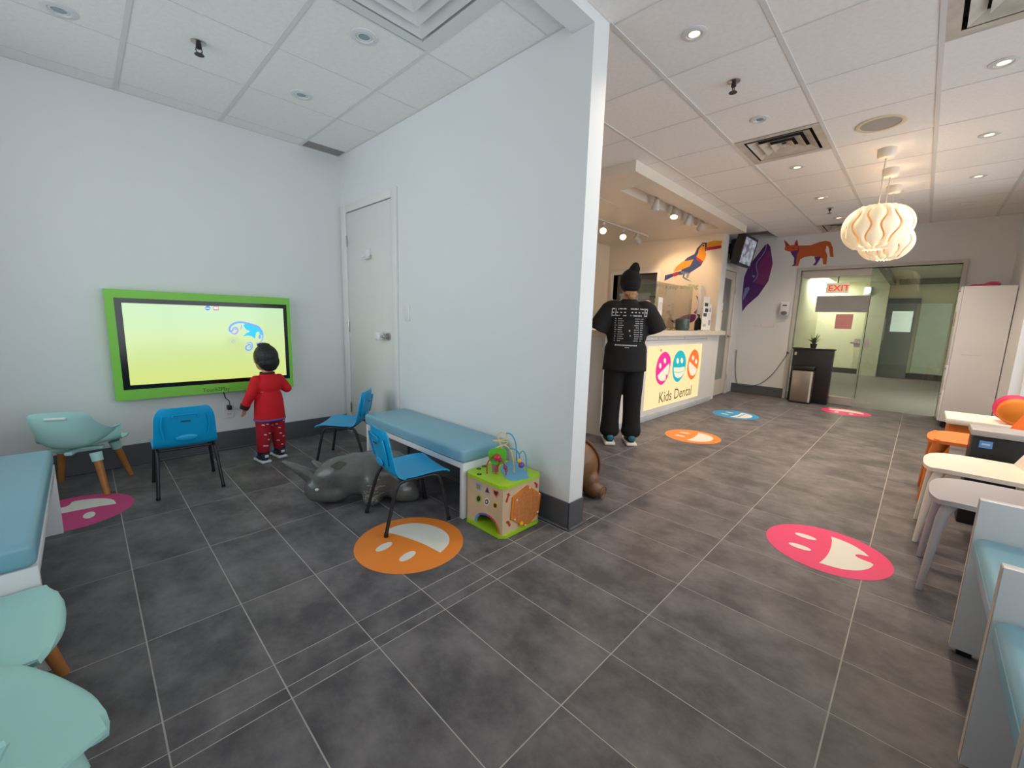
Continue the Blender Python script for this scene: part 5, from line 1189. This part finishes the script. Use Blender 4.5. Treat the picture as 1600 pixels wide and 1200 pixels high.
for k in range(24):
    az = k*2.4; ln = random.uniform(0.12, 0.22); dr = random.uniform(0.25, 1.0); sxx = min(0.30, ln)*0.30
    def lf(u, v, az=az, ln=ln, dr=dr):
        r0 = ln*u*dr; zz = 0.05+ln*(1.25*u-dr*0.9*u*u); wdt = 0.009*math.sin(math.pi*(0.1+0.9*u))*(v-0.5)*2
        return (math.cos(az)*r0*0.35-math.sin(az)*wdt, math.sin(az)*r0+math.cos(az)*wdt, zz)
    MB().grid(7, 3, lf).build('leaf', LEAF, plt, smooth=True)
bn = thing('pedal_bin', 'brushed steel bin with black lid beside the black cabinet', 'bin')
box('body', P('bin_steel', (168, 158, 148), 0.34, metal=0.85, var=0.06), bn, 8.25, 8.405, -0.115, 0.165, 0.02, 0.525, 0.012); box('lid', BLACKP, bn, 8.243, 8.408, -0.125, 0.175, 0.527, 0.60, 0.02); box('base', BLACKP, bn, 8.247, 8.407, -0.12, 0.17, 0.0005, 0.0195, 0.004)
box('corner_trim', P('bright_trim', (226, 224, 220), 0.3, metal=0.4), bn, 8.244, 8.2495, -0.112, -0.085, 0.03, 0.52)
# tall white cabinet
tcb = thing('tall_cabinet', 'tall scuffed white cabinet against the right wall', 'cabinet')
TX0, TX1, TY0, TY1, TZ = 7.76, 8.30, -1.982, -1.535, 1.76
CABW = P('cabinet_white', (226, 226, 229), 0.4, var=0.02, vscale=3)
box('carcass', CABW, tcb, TX0, TX1, TY0, TY1-0.022, 0.085, TZ, 0.003)
for (z0_, z1_) in ((0.09, 0.48), (0.485, 0.80), (0.805, TZ-0.003)):
    dd = box('door', CABW, tcb, TX0+0.004, TX1-0.004, TY1-0.020, TY1, z0_, z1_, 0.002)
    MB().cyl((TX0+0.06, TY1, z1_-0.05), (TX0+0.06, TY1+0.022, z1_-0.05), 0.010, 10).build('knob', CHROME, dd, smooth=True)
for x in (TX0+0.05, TX1-0.05):
    for y in (TY0+0.05, TY1-0.07):
        MB().cyl((x-0.012, y, 0.034), (x+0.012, y, 0.034), 0.033, 16).build('caster', BLACKP, tcb, smooth=True); box('caster_plate', BLACKM, tcb, x-0.025, x+0.025, y-0.025, y+0.025, 0.068, 0.0845)
box('sticker', P('amber_sticker', (196, 130, 40), 0.5), tcb, TX0+0.10, TX0+0.30, TY1+0.0003, TY1+0.002, 1.28, 1.46); box('hole_plug', P('scuff', (196, 196, 200), 0.6), tcb, TX0-0.002, TX0-0.0003, -1.66, -1.64, 0.93, 0.94); box('seam', P('scuff', (196, 196, 200), 0.6), tcb, TX0-0.001, TX0-0.0003, -1.80, -1.66, 0.932, 0.936)
pkc = blob('pink_cloth', P('pink_fabric', (214, 84, 116), 0.7, var=0.15), None, MB().ell((8.02, -1.74, 1.775), (0.10, 0.11, 0.02)).ell((8.0, -1.80, 1.785), (0.06, 0.07, 0.035)).ell((8.06, -1.66, 1.78), (0.06, 0.06, 0.018)), 0.012, 3); tag(pkc, 'crumpled pink cloth on top of the tall white cabinet', 'cloth'); pkc.location.z += 0.008
# ================================================================== RIGHT SIDE SEATING
bb_ = thing('divided_bench', 'white divided bench with teal cushions along the windows', 'bench')
YB0, YB1 = -1.955, -1.495
EDGE = P('chipboard_edge', (196, 182, 168), 0.6, var=0.06, vscale=30)
PX = [2.47, 1.865, 1.385, 0.78]
for x in PX:
    p = box('divider', WLAM, bb_, x-0.034, x, YB0, YB1-0.0015, 0.02, 0.61, 0.0015)
    box('edge_band', EDGE, p, x-0.033, x-0.001, YB1-0.0013, YB1, 0.022, 0.607)
    for y in (-1.53, -1.60): MB().cyl((x+0.0003, y, 0.045+0.03*(y < -1.55)), (x+0.0015, y, 0.045+0.03*(y < -1.55)), 0.005, 8).build('screw', P('screw_grey', (110, 108, 106), 0.4, metal=0.5), p)
    box('foot', BLACKP, bb_, x-0.03, x-0.004, YB1-0.06, YB1-0.02, 0.0005, 0.0195)
for xa, xb in zip(PX[1:], PX[:-1]):
    box('seat_board', WLAM, bb_, xa+0.001, xb-0.035, YB0, YB1-0.03, 0.355, 0.395)
    c = MB().box(xa+0.004, xb-0.038, YB0, YB1-0.005, 0.3965, 0.478, 0.024, 4).build('cushion', TEAL, bb_, smooth=True)
    MB().tube([(xa+0.02, YB1-0.006, 0.455), (xb-0.055, YB1-0.006, 0.455)], 0.0025, 6).build('piping', TEAL, c, smooth=True)
box('back_board', WLAM, bb_, PX[-1], PX[0]-0.035, YB0-0.02, YB0-0.0005, 0.02, 0.61)

def shell_chair(name, label, mat, c, w_=0.46, leg_r=(0.020, 0.011), zs=0.46, legmat=None, back=True, d_=0.46):
    t = thing(name, label, 'chair', (c[0], c[1], 0), group='moulded chairs by the windows')   # faces +y
    def f(u, v):
        a = (u-0.5)*2; b = (v-0.5)*2; k = 1-0.10*abs(b)**4
        x = a*w_/2*(1-0.16*max(0, b)**3) if True else 0; y = b*d_/2*(1-0.13*abs(a)**3.0)
        return (x, y, zs-0.018*(1-a*a)*(1-b*b*0.6)-0.012*max(0, b)**4)
    MB().grid(15, 15, f, 0.022).build('seat', mat, t, smooth=True)
    if back:
        def g(u, v):
            a = (u-0.5)*2; z = zs-0.01+0.34*v; return (a*w_/2*(0.96-0.22*v*abs(a)**3), -d_/2+0.03-0.10*v-0.0+0.05*a*a*(1-0.4*v), z-0.05*v*abs(a)**3)
        MB().grid(15, 10, g, 0.014).build('backrest', mat, t, smooth=True)
    for sx in (-1, 1):
        for sy in (-1, 1):
            MB().tube([(sx*(w_/2-0.07), sy*(d_/2-0.075), zs-0.018), (sx*(w_/2-0.05), sy*(d_/2-0.05), zs-0.10), (sx*(w_/2-0.025), sy*(d_/2-0.02), 0.0005)], [leg_r[0]*1.35, leg_r[0], leg_r[1]], 14).build('leg', legmat or mat, t, smooth=True)
    return t
GREYC = P('grey_moulded', (172, 168, 172), 0.45, var=0.02); WHC = P('white_moulded', (236, 226, 212), 0.45, var=0.02); ORC = P('orange_moulded', (238, 124, 50), 0.45, var=0.03); ORW = P('orange_wood', (206, 110, 36), 0.5, var=0.08)
shell_chair('moulded_chair', 'grey moulded plastic chair next to the divided bench', GREYC, (3.09, -1.62))
shell_chair('moulded_chair', 'white moulded plastic chair between the grey and orange seats', WHC, (3.70, -1.60))
shell_chair('moulded_chair', 'orange moulded chair behind the white chair', ORC, (4.55, -1.62), leg_r=(0.034, 0.02), legmat=ORW)
tb = thing('side_table', 'small pale-topped table with orange sides in front of tall cabinet', 'table')
box('table_top', WHC, tb, 5.30, 5.78, -1.93, -1.505, 0.435, 0.485, 0.012)
for y in (-1.92, -1.56): box('side_panel', ORW, tb, 5.33, 5.75, y, y+0.03, 0.0005, 0.434)
box('apron', ORW, tb, 5.335, 5.36, -1.889, -1.561, 0.27, 0.434)
def round_cushion(label, mat, c, r, tilt):
    t = thing('round_cushion', label, 'cushion', c, group='round cushions on the small table'); t.rotation_euler = (0, 0, math.radians(82))
    MB().lathe([(0, -0.045), (r*0.75, -0.045), (r*0.95, -0.03), (r, 0.0), (r*0.95, 0.03), (r*0.75, 0.045), (0, 0.045)], seg=36).xf(Matrix.Rotation(math.pi/2, 4, 'X')).build('pad', mat, t, smooth=True)
    MB().tube([(r*1.005*math.cos(a), 0, r*1.005*math.sin(a)) for a in [k*2*math.pi/36 for k in range(36)]], 0.005, 6, closed=True).build('piping', mat, t, smooth=True)
round_cushion('pink round cushion leaning behind the orange one', P('pink_cushion', (222, 60, 110), 0.5), (5.50, -1.876, 0.600), 0.108, 0.0)
round_cushion('orange round cushion leaning in front of the pink one', P('orange_cushion', (244, 140, 40), 0.5), (5.36, -1.880, 0.592), 0.100, 0.0)
bk = thing('waste_box', 'square black waste bin with a blue label beside the white chair', 'bin')
y0_, y1_, z0_, z1_ = rect_on(0, 4.06, [(1514, 690), (1592, 690), (1592, 745), (1514, 745)]); yt = onp(1520, 670, 0, 4.06).z
box('body', BLACKP, bk, 4.06, 4.27, -1.93, -1.575, 0.0005, yt-0.04, 0.01); box('rim', P('grey_rim', (168, 166, 166), 0.4), bk, 4.05, 4.28, -1.94, -1.565, yt-0.039, yt, 0.008)
a, b = onp(1531, 688, 0, 4.058), onp(1550, 702, 0, 4.058); box('label', P('blue_label', (96, 150, 226), 0.5), bk, 4.057, 4.0595, b.y, a.y, b.z, a.z); box('label_text', P('label_white', (196, 216, 240), 0.5), bk, 4.0562, 4.0568, b.y+0.01, a.y-0.01, (a.z+b.z)/2-0.004, (a.z+b.z)/2+0.006)

# ================================================================== PEOPLE
SKIN = P('skin', (196, 148, 116), 0.5, var=0.05); SKINC = P('child_skin', (206, 158, 126), 0.5, var=0.05)
BLKT = P('black_cotton', (12, 12, 14), 0.85, var=0.15, vscale=14, bump=0.25, bscale=18)
def chain(mb, pts, rad, seg=14):
    P_ = [Vector(p) for p in pts]
    mb.tube(P_, list(rad), seg)
    for p, r in zip(P_, rad):
        rr = r if isinstance(r, (int, float)) else min(r); mb.ell(p, (rr, rr, rr), 14, 10)
def hand(mb, wr, d, side, s=1.0, curl=0.35):
    """palm + five fingers; d = pointing direction (unit), side = +1 left hand; palm faces down"""
    d = Vector(d).normalized(); lat = Vector((0, 0, 1)).cross(d).normalized(); dn = Vector((0, 0, -1)); wr = Vector(wr)
    M = Matrix((d, lat, -dn)).transposed()
    mb.ell(wr+d*0.05*s, (0.052*s, 0.040*s, 0.015*s), 16, 10, rot=M)
    mb.ell(wr+d*0.01*s, (0.03*s, 0.028*s, 0.018*s), 14, 8, rot=M)
    for k, ln in zip((-1.5, -0.5, 0.5, 1.5), (0.055, 0.074, 0.080, 0.070) if side > 0 else (0.070, 0.080, 0.074, 0.055)):
        p0 = wr+d*0.082*s+lat*k*0.0195*s; dd = (d+lat*k*0.07).normalized()
        p1 = p0+(dd+dn*0.08)*ln*0.45*s; p2 = p1+(dd+dn*curl).normalized()*ln*0.33*s; p3 = p2+(dd+dn*curl*2).normalized()*ln*0.25*s
        chain(mb, [p0-d*0.02*s, p0, p1, p2, p3], [0.0095*s, 0.0095*s, 0.009*s, 0.0085*s, 0.0072*s], 10)
    th = lat*(-side); p0 = wr+d*0.025*s+th*0.03*s; p1 = p0+(d*0.75+th*0.7).normalized()*0.035*s; p2 = p1+(d+th*0.25+dn*0.2).normalized()*0.03*s
    chain(mb, [wr+d*0.01*s+th*0.012*s, p0, p1, p2], [0.014*s, 0.0125*s, 0.0105*s, 0.009*s], 10)
def face(mb, c, s, ears=True):
    """head with brow, nose, lips, chin and ears; +x is forward"""
    c = Vector(c)
    mb.ell(c, (0.092*s, 0.074*s, 0.112*s)); mb.ell(c+Vector((0.03, 0, -0.055))*s, (0.058*s, 0.056*s, 0.055*s)); mb.ell(c+Vector((0.085, 0, -0.018))*s, (0.020*s, 0.014*s, 0.026*s))
    mb.ell(c+Vector((0.072, 0, 0.022))*s, (0.022*s, 0.05*s, 0.012*s)); mb.ell(c+Vector((0.082, 0, -0.055))*s, (0.012*s, 0.024*s, 0.010*s)); mb.ell(c+Vector((0.07, 0, -0.088))*s, (0.022*s, 0.026*s, 0.018*s))
    if ears:
        for y in (-1, 1): mb.ell(c+Vector((-0.005, y*0.077, -0.008))*s, (0.020*s, 0.010*s, 0.031*s))
def eyes(parent, c, s, col=(60, 40, 30)):
    for y in (-1, 1): MB().ell(Vector(c)+Vector((0.080, y*0.030, 0.004))*s, (0.010*s, 0.014*s, 0.008*s), 12, 8).build('eye', P('eye_%d' % col[0], col, 0.2), parent, smooth=True)

# ---- adult at the counter
ad = thing('person', 'person in black tour shirt, black trousers and beanie at the reception desk', 'person', (3.915, 0.775, 0), math.radians(40))
HC = (0.03, 0.0, 1.560)
m = MB(); face(m, HC, 1.0)
chain(m, [(0.0, 0, 1.47), (-0.015, 0, 1.36)], [0.052, 0.06]); m.ell((0, 0, 1.24), (0.105, 0.16, 0.16)); m.ell((0, 0, 1.02), (0.10, 0.145, 0.2)); m.ell((0, 0, 0.88), (0.115, 0.16, 0.12))
for y in (-1, 1):
    el_ = (0.0, y*0.255, 1.14); wr_ = (0.26, y*0.185, 1.158)
    chain(m, [(-0.01, y*0.165, 1.365), (-0.01, y*0.215, 1.26), el_], [0.055, 0.048, 0.040]); chain(m, [el_, (0.13, y*0.23, 1.142), wr_], [0.040, 0.034, 0.025]); hand(m, wr_, (1, -y*0.22, -0.05), y, 1.0, 0.22)
    chain(m, [(0, y*0.085, 0.88), (0.01, y*0.09, 0.50), (-0.01, y*0.095, 0.09)], [0.085, 0.058, 0.040])
body_a = blob('body', SKIN, ad, m, 0.0072, 3, 0.5)
eyes(ad, HC, 1.0)
m = MB(); m.ell((0.0, 0, 1.28), (0.125, 0.195, 0.135)); m.ell((0.0, 0, 1.10), (0.135, 0.195, 0.20)); m.ell((0.0, 0, 0.93), (0.145, 0.205, 0.17)); m.tube([(0, 0, 0.74), (0, 0, 0.95)], [(0.150, 0.212), (0.14, 0.20)], 24)
for y in (-1, 1):
    m.ell((-0.01, y*0.14, 1.355), (0.085, 0.095, 0.062)); m.tube([(-0.01, y*0.17, 1.345), (-0.005, y*0.235, 1.235), (0.005, y*0.285, 1.125)], [(0.078, 0.07), (0.085, 0.08), (0.098, 0.094)], 16)
m.tube([(0, 0, 1.37), (0.0, 0, 1.425)], [(0.085, 0.10), (0.066, 0.07)], 18)
shirt = blob('shirt', BLKT, ad, m, 0.010, 4)
m = MB(); m.ell((0, 0, 0.82), (0.138, 0.190, 0.13))
for y in (-1, 1): m.tube(crom([(0, y*0.085, 0.84), (0.005, y*0.095, 0.62), (0.01, y*0.10, 0.40), (0.0, y*0.105, 0.22), (-0.01, y*0.105, 0.12), (-0.01, y*0.105, 0.085)], 3), [0.112, 0.106, 0.101, 0.097, 0.093, 0.090, 0.087, 0.086, 0.086, 0.088, 0.092, 0.096, 0.096, 0.088, 0.080, 0.066], 18)
blob('trousers', P('black_fleece', (12, 12, 14), 0.9, var=0.12, vscale=10, bump=0.3, bscale=14), ad, m, 0.010, 3)
for y in (-1, 1):
    m = MB(); m.ell((0.05, y*0.105, 0.055), (0.135, 0.05, 0.042)); m.ell((-0.045, y*0.105, 0.075), (0.048, 0.043, 0.06))
    sh = blob('shoe', P('shoe_black', (30, 32, 36), 0.6), ad, m, 0.008, 3)
    MB().box(-0.105, 0.185, y*0.105-0.052, y*0.105+0.052, 0.0005, 0.034, 0.014, 3).build('sole', P('white_rubber', (232, 228, 216), 0.5), sh, smooth=True)
    MB().ell((-0.085, y*0.105, 0.082), (0.018, 0.032, 0.034)).build('heel_tab', P('teal_tab', (40, 120, 140), 0.5), sh, smooth=True)
m = MB(); m.ell((0.0, 0, 1.590), (0.112, 0.098, 0.118), rot=Euler((0, -0.25, 0)).to_matrix()); m.ell((-0.05, 0, 1.55), (0.075, 0.085, 0.075)); m.ell((-0.02, -0.028, 1.70), (0.052, 0.050, 0.050)); m.ell((-0.015, -0.034, 1.735), (0.036, 0.034, 0.030))
bn_ = blob('beanie', P('black_knit', (16, 15, 16), 0.95, var=0.1, bump=0.5, bscale=120), ad, m, 0.008, 3)
m = MB(); m.ell((-0.062, 0.0, 1.478), (0.035, 0.062, 0.035)); m.ell((-0.066, -0.01, 1.445), (0.026, 0.04, 0.03))
blob('hair', P('light_brown_hair', (170, 126, 88), 0.6, var=0.3, vscale=60), ad, m, 0.007, 2)
# back print
PRT = P('shirt_print', (196, 196, 198), 0.8); quads = []; random.seed(11)
def q4(y0, y1, z0, z1): quads.append([(0, y0, z0), (0, y1, z0), (0, y1, z1), (0, y0, z1)])
yy = 0.168
for k in range(10):                                   # title: unreadable block lettering
    w4 = 0.028; z0, z1 = 1.262, 1.334
    if k != 4:
        q4(yy, yy-0.006, z0, z1)
        if k % 3 != 1: q4(yy-0.006, yy-w4, z1-0.010, z1)
        if k % 2: q4(yy-w4+0.006, yy-w4, z0, z1)
        if k % 3 != 2: q4(yy-0.006, yy-w4, z0, z0+0.009)
        q4(yy-0.008, yy-w4+0.006, 1.292, 1.301)
    yy -= 0.0335
for r in range(11):
    z = 1.235-r*0.0205
    for a0, a1 in ((0.135, 0.118), (0.108, 0.108-random.uniform(0.03, 0.058)), (-0.035-random.uniform(0, 0.02), -0.09), (-0.10, -0.128)):
        x = a0
        while x > a1+0.006: s = random.uniform(0.006, 0.014); q4(x, max(a1, x-s), z, z+0.006); x -= s+0.003
x = 0.125
while x > -0.075: s = random.uniform(0.008, 0.014); q4(x, x-s, 0.985, 0.996); x -= s+0.003
for k in range(3): q4(0.035-k*0.014, 0.035-k*0.014-0.009, 0.966, 0.974)
q4(0.008, -0.004, 1.12, 1.135); q4(-0.002, -0.012, 1.075, 1.086)
stick('back_print', PRT, ad, shirt, quads, (1, 0, 0), 0.0025)['kind'] = 'stuff'

# ---- child at the screen
ch = thing('person', 'small child in red pyjamas standing at the touch screen', 'person', (1.235, 2.425, 0), math.radians(98))
HK = (0.025, 0.005, 0.835); k_ = 0.92
m = MB(); face(m, HK, k_)
chain(m, [(0.0, 0, 0.75), (-0.005, 0, 0.68)], [0.036, 0.042]); m.ell((0, 0, 0.60), (0.072, 0.095, 0.10)); m.ell((0.005, 0, 0.46), (0.078, 0.095, 0.12))
armL = [(0.0, 0.085, 0.665), (-0.015, 0.135, 0.565), (0.015, 0.170, 0.470)]; armR = [(0.0, -0.085, 0.665), (-0.01, -0.140, 0.585), (0.10, -0.13, 0.60)]
for pts, sd_, dr in ((armL, 1, (0.35, 0.1, -1)), (armR, -1, (1, 0.1, 0.25))):
    chain(m, pts, [0.034, 0.028, 0.022]); hand(m, pts[-1], (dr[0], dr[1], dr[2]*0.9+0.001), sd_, 0.55, 0.3)
for y, x in ((0.055, -0.01), (-0.06, 0.03)): chain(m, [(0, y*0.85, 0.38), (x*0.5, y, 0.21), (x, y*1.25, 0.05)], [0.06, 0.045, 0.032])
blob('body', SKINC, ch, m, 0.0062, 3)
eyes(ch, HK, k_, (44, 30, 24))
m = MB(); m.ell((-0.008, 0.005, 0.855), (0.100, 0.086, 0.094)); m.ell((-0.035, 0.0, 0.815), (0.070, 0.079, 0.075)); m.ell((0.04, 0.0, 0.905), (0.045, 0.06, 0.032)); m.ell((-0.05, 0, 0.772), (0.042, 0.055, 0.035)); m.ell((-0.01, 0.02, 0.945), (0.05, 0.045, 0.018))
blob('hair', P('dark_hair', (20, 15, 14), 0.5, var=0.3, vscale=50, bump=0.4, bscale=90), ch, m, 0.0065, 2)
RED = P('red_pyjama', (204, 8, 26), 0.8, var=0.06, vscale=12, bump=0.12, bscale=24)
m = MB(); m.ell((0, 0, 0.62), (0.078, 0.100, 0.10)); m.ell((0, 0, 0.50), (0.085, 0.104, 0.13)); m.tube([(0, 0, 0.345), (0, 0, 0.50)], [(0.098, 0.116), (0.086, 0.106)], 22); m.tube([(0, 0, 0.66), (0, 0, 0.725)], [(0.06, 0.085), (0.045, 0.05)], 18)
for pts in (armL, armR):
    e = Vector(pts[-1]); d_ = (e-Vector(pts[1])).normalized(); chain(m, [pts[0], pts[1], tuple(e-d_*0.005)], [0.043, 0.038, 0.032])
shc = blob('pyjama_top', RED, ch, m, 0.008, 3)
MB().tube([(0.092*math.cos(a), 0.110*math.sin(a), 0.350) for a in [k*2*math.pi/28 for k in range(28)]], (0.009), 8, closed=True).build('hem', P('blue_trim', (88, 92, 170), 0.8), shc, smooth=True)
MB().tube([(0.042*math.cos(a), 0.048*math.sin(a), 0.722) for a in [k*2*math.pi/24 for k in range(24)]], 0.008, 8, closed=True).build('collar', P('dark_trim', (48, 16, 24), 0.8), shc, smooth=True)
for pts in (armL, armR):
    e = Vector(pts[-1]); d_ = (e-Vector(pts[1])).normalized(); MB().tube([e-d_*0.012, e+d_*0.022], [0.036, 0.030], 14).build('cuff', MATS['dark_trim'], shc, smooth=True)
m = MB(); m.ell((0, 0, 0.37), (0.080, 0.100, 0.075)); legs_ = []
for y, x in ((0.055, -0.01), (-0.06, 0.03)):
    pth = [(0, y*0.9, 0.37), (x*0.4, y, 0.25), (x*0.7, y*1.15, 0.15), (x, y*1.25, 0.085)]; chain(m, pth, [0.060, 0.054, 0.049, 0.043]); legs_.append((x, y*1.25))
pj = blob('pyjama_bottoms', P('crimson_pyjama', (168, 10, 32), 0.8, var=0.08, vscale=12), ch, m, 0.008, 2)
quads = []; random.seed(4)
for y, z in ((0.075, 0.315), (0.045, 0.318), (0.0, 0.300), (-0.03, 0.305), (-0.085, 0.325), (0.065, 0.235), (0.03, 0.24), (-0.05, 0.27), (-0.085, 0.19), (-0.06, 0.22), (0.075, 0.145), (0.055, 0.142), (-0.075, 0.12), (0.04, 0.19), (-0.045, 0.16)):
    a, b = 0.011, 0.006; quads.append([(0, y-a, z-b), (0, y+a, z-b*0.3), (0, y+a*0.8, z+b), (0, y-a*0.5, z+b*0.7)])
stick('motif', P('white_motif', (226, 216, 214), 0.8), ch, pj, quads, (1, 0, 0), 0.002)['kind'] = 'stuff'
for x, y in legs_:
    MB().tube([(x, y, 0.09), (x, y, 0.062)], [0.044, 0.040], 16).build('ankle_cuff', MATS['dark_trim'], pj, smooth=True)
    m = MB(); m.ell((x+0.030, y, 0.040), (0.078, 0.036, 0.030)); m.ell((x-0.018, y, 0.052), (0.038, 0.034, 0.040))
    sh = blob('shoe', P('shoe_navy', (34, 40, 60), 0.6), ch, m, 0.006, 3)
    MB().box(x-0.058, x+0.110, y-0.038, y+0.038, 0.0005, 0.022, 0.010, 3).build('sole', P('white_sole', (226, 226, 226), 0.5), sh, smooth=True)
    MB().ell((x+0.062, y, 0.044), (0.046, 0.037, 0.026)).build('toe_cap', P('shoe_blue', (52, 120, 170), 0.5), sh, smooth=True)
    MB().box(x-0.060, x-0.052, y-0.014, y+0.014, 0.05, 0.07, 0.003).build('heel_patch', MATS['white_sole'], sh, smooth=True)
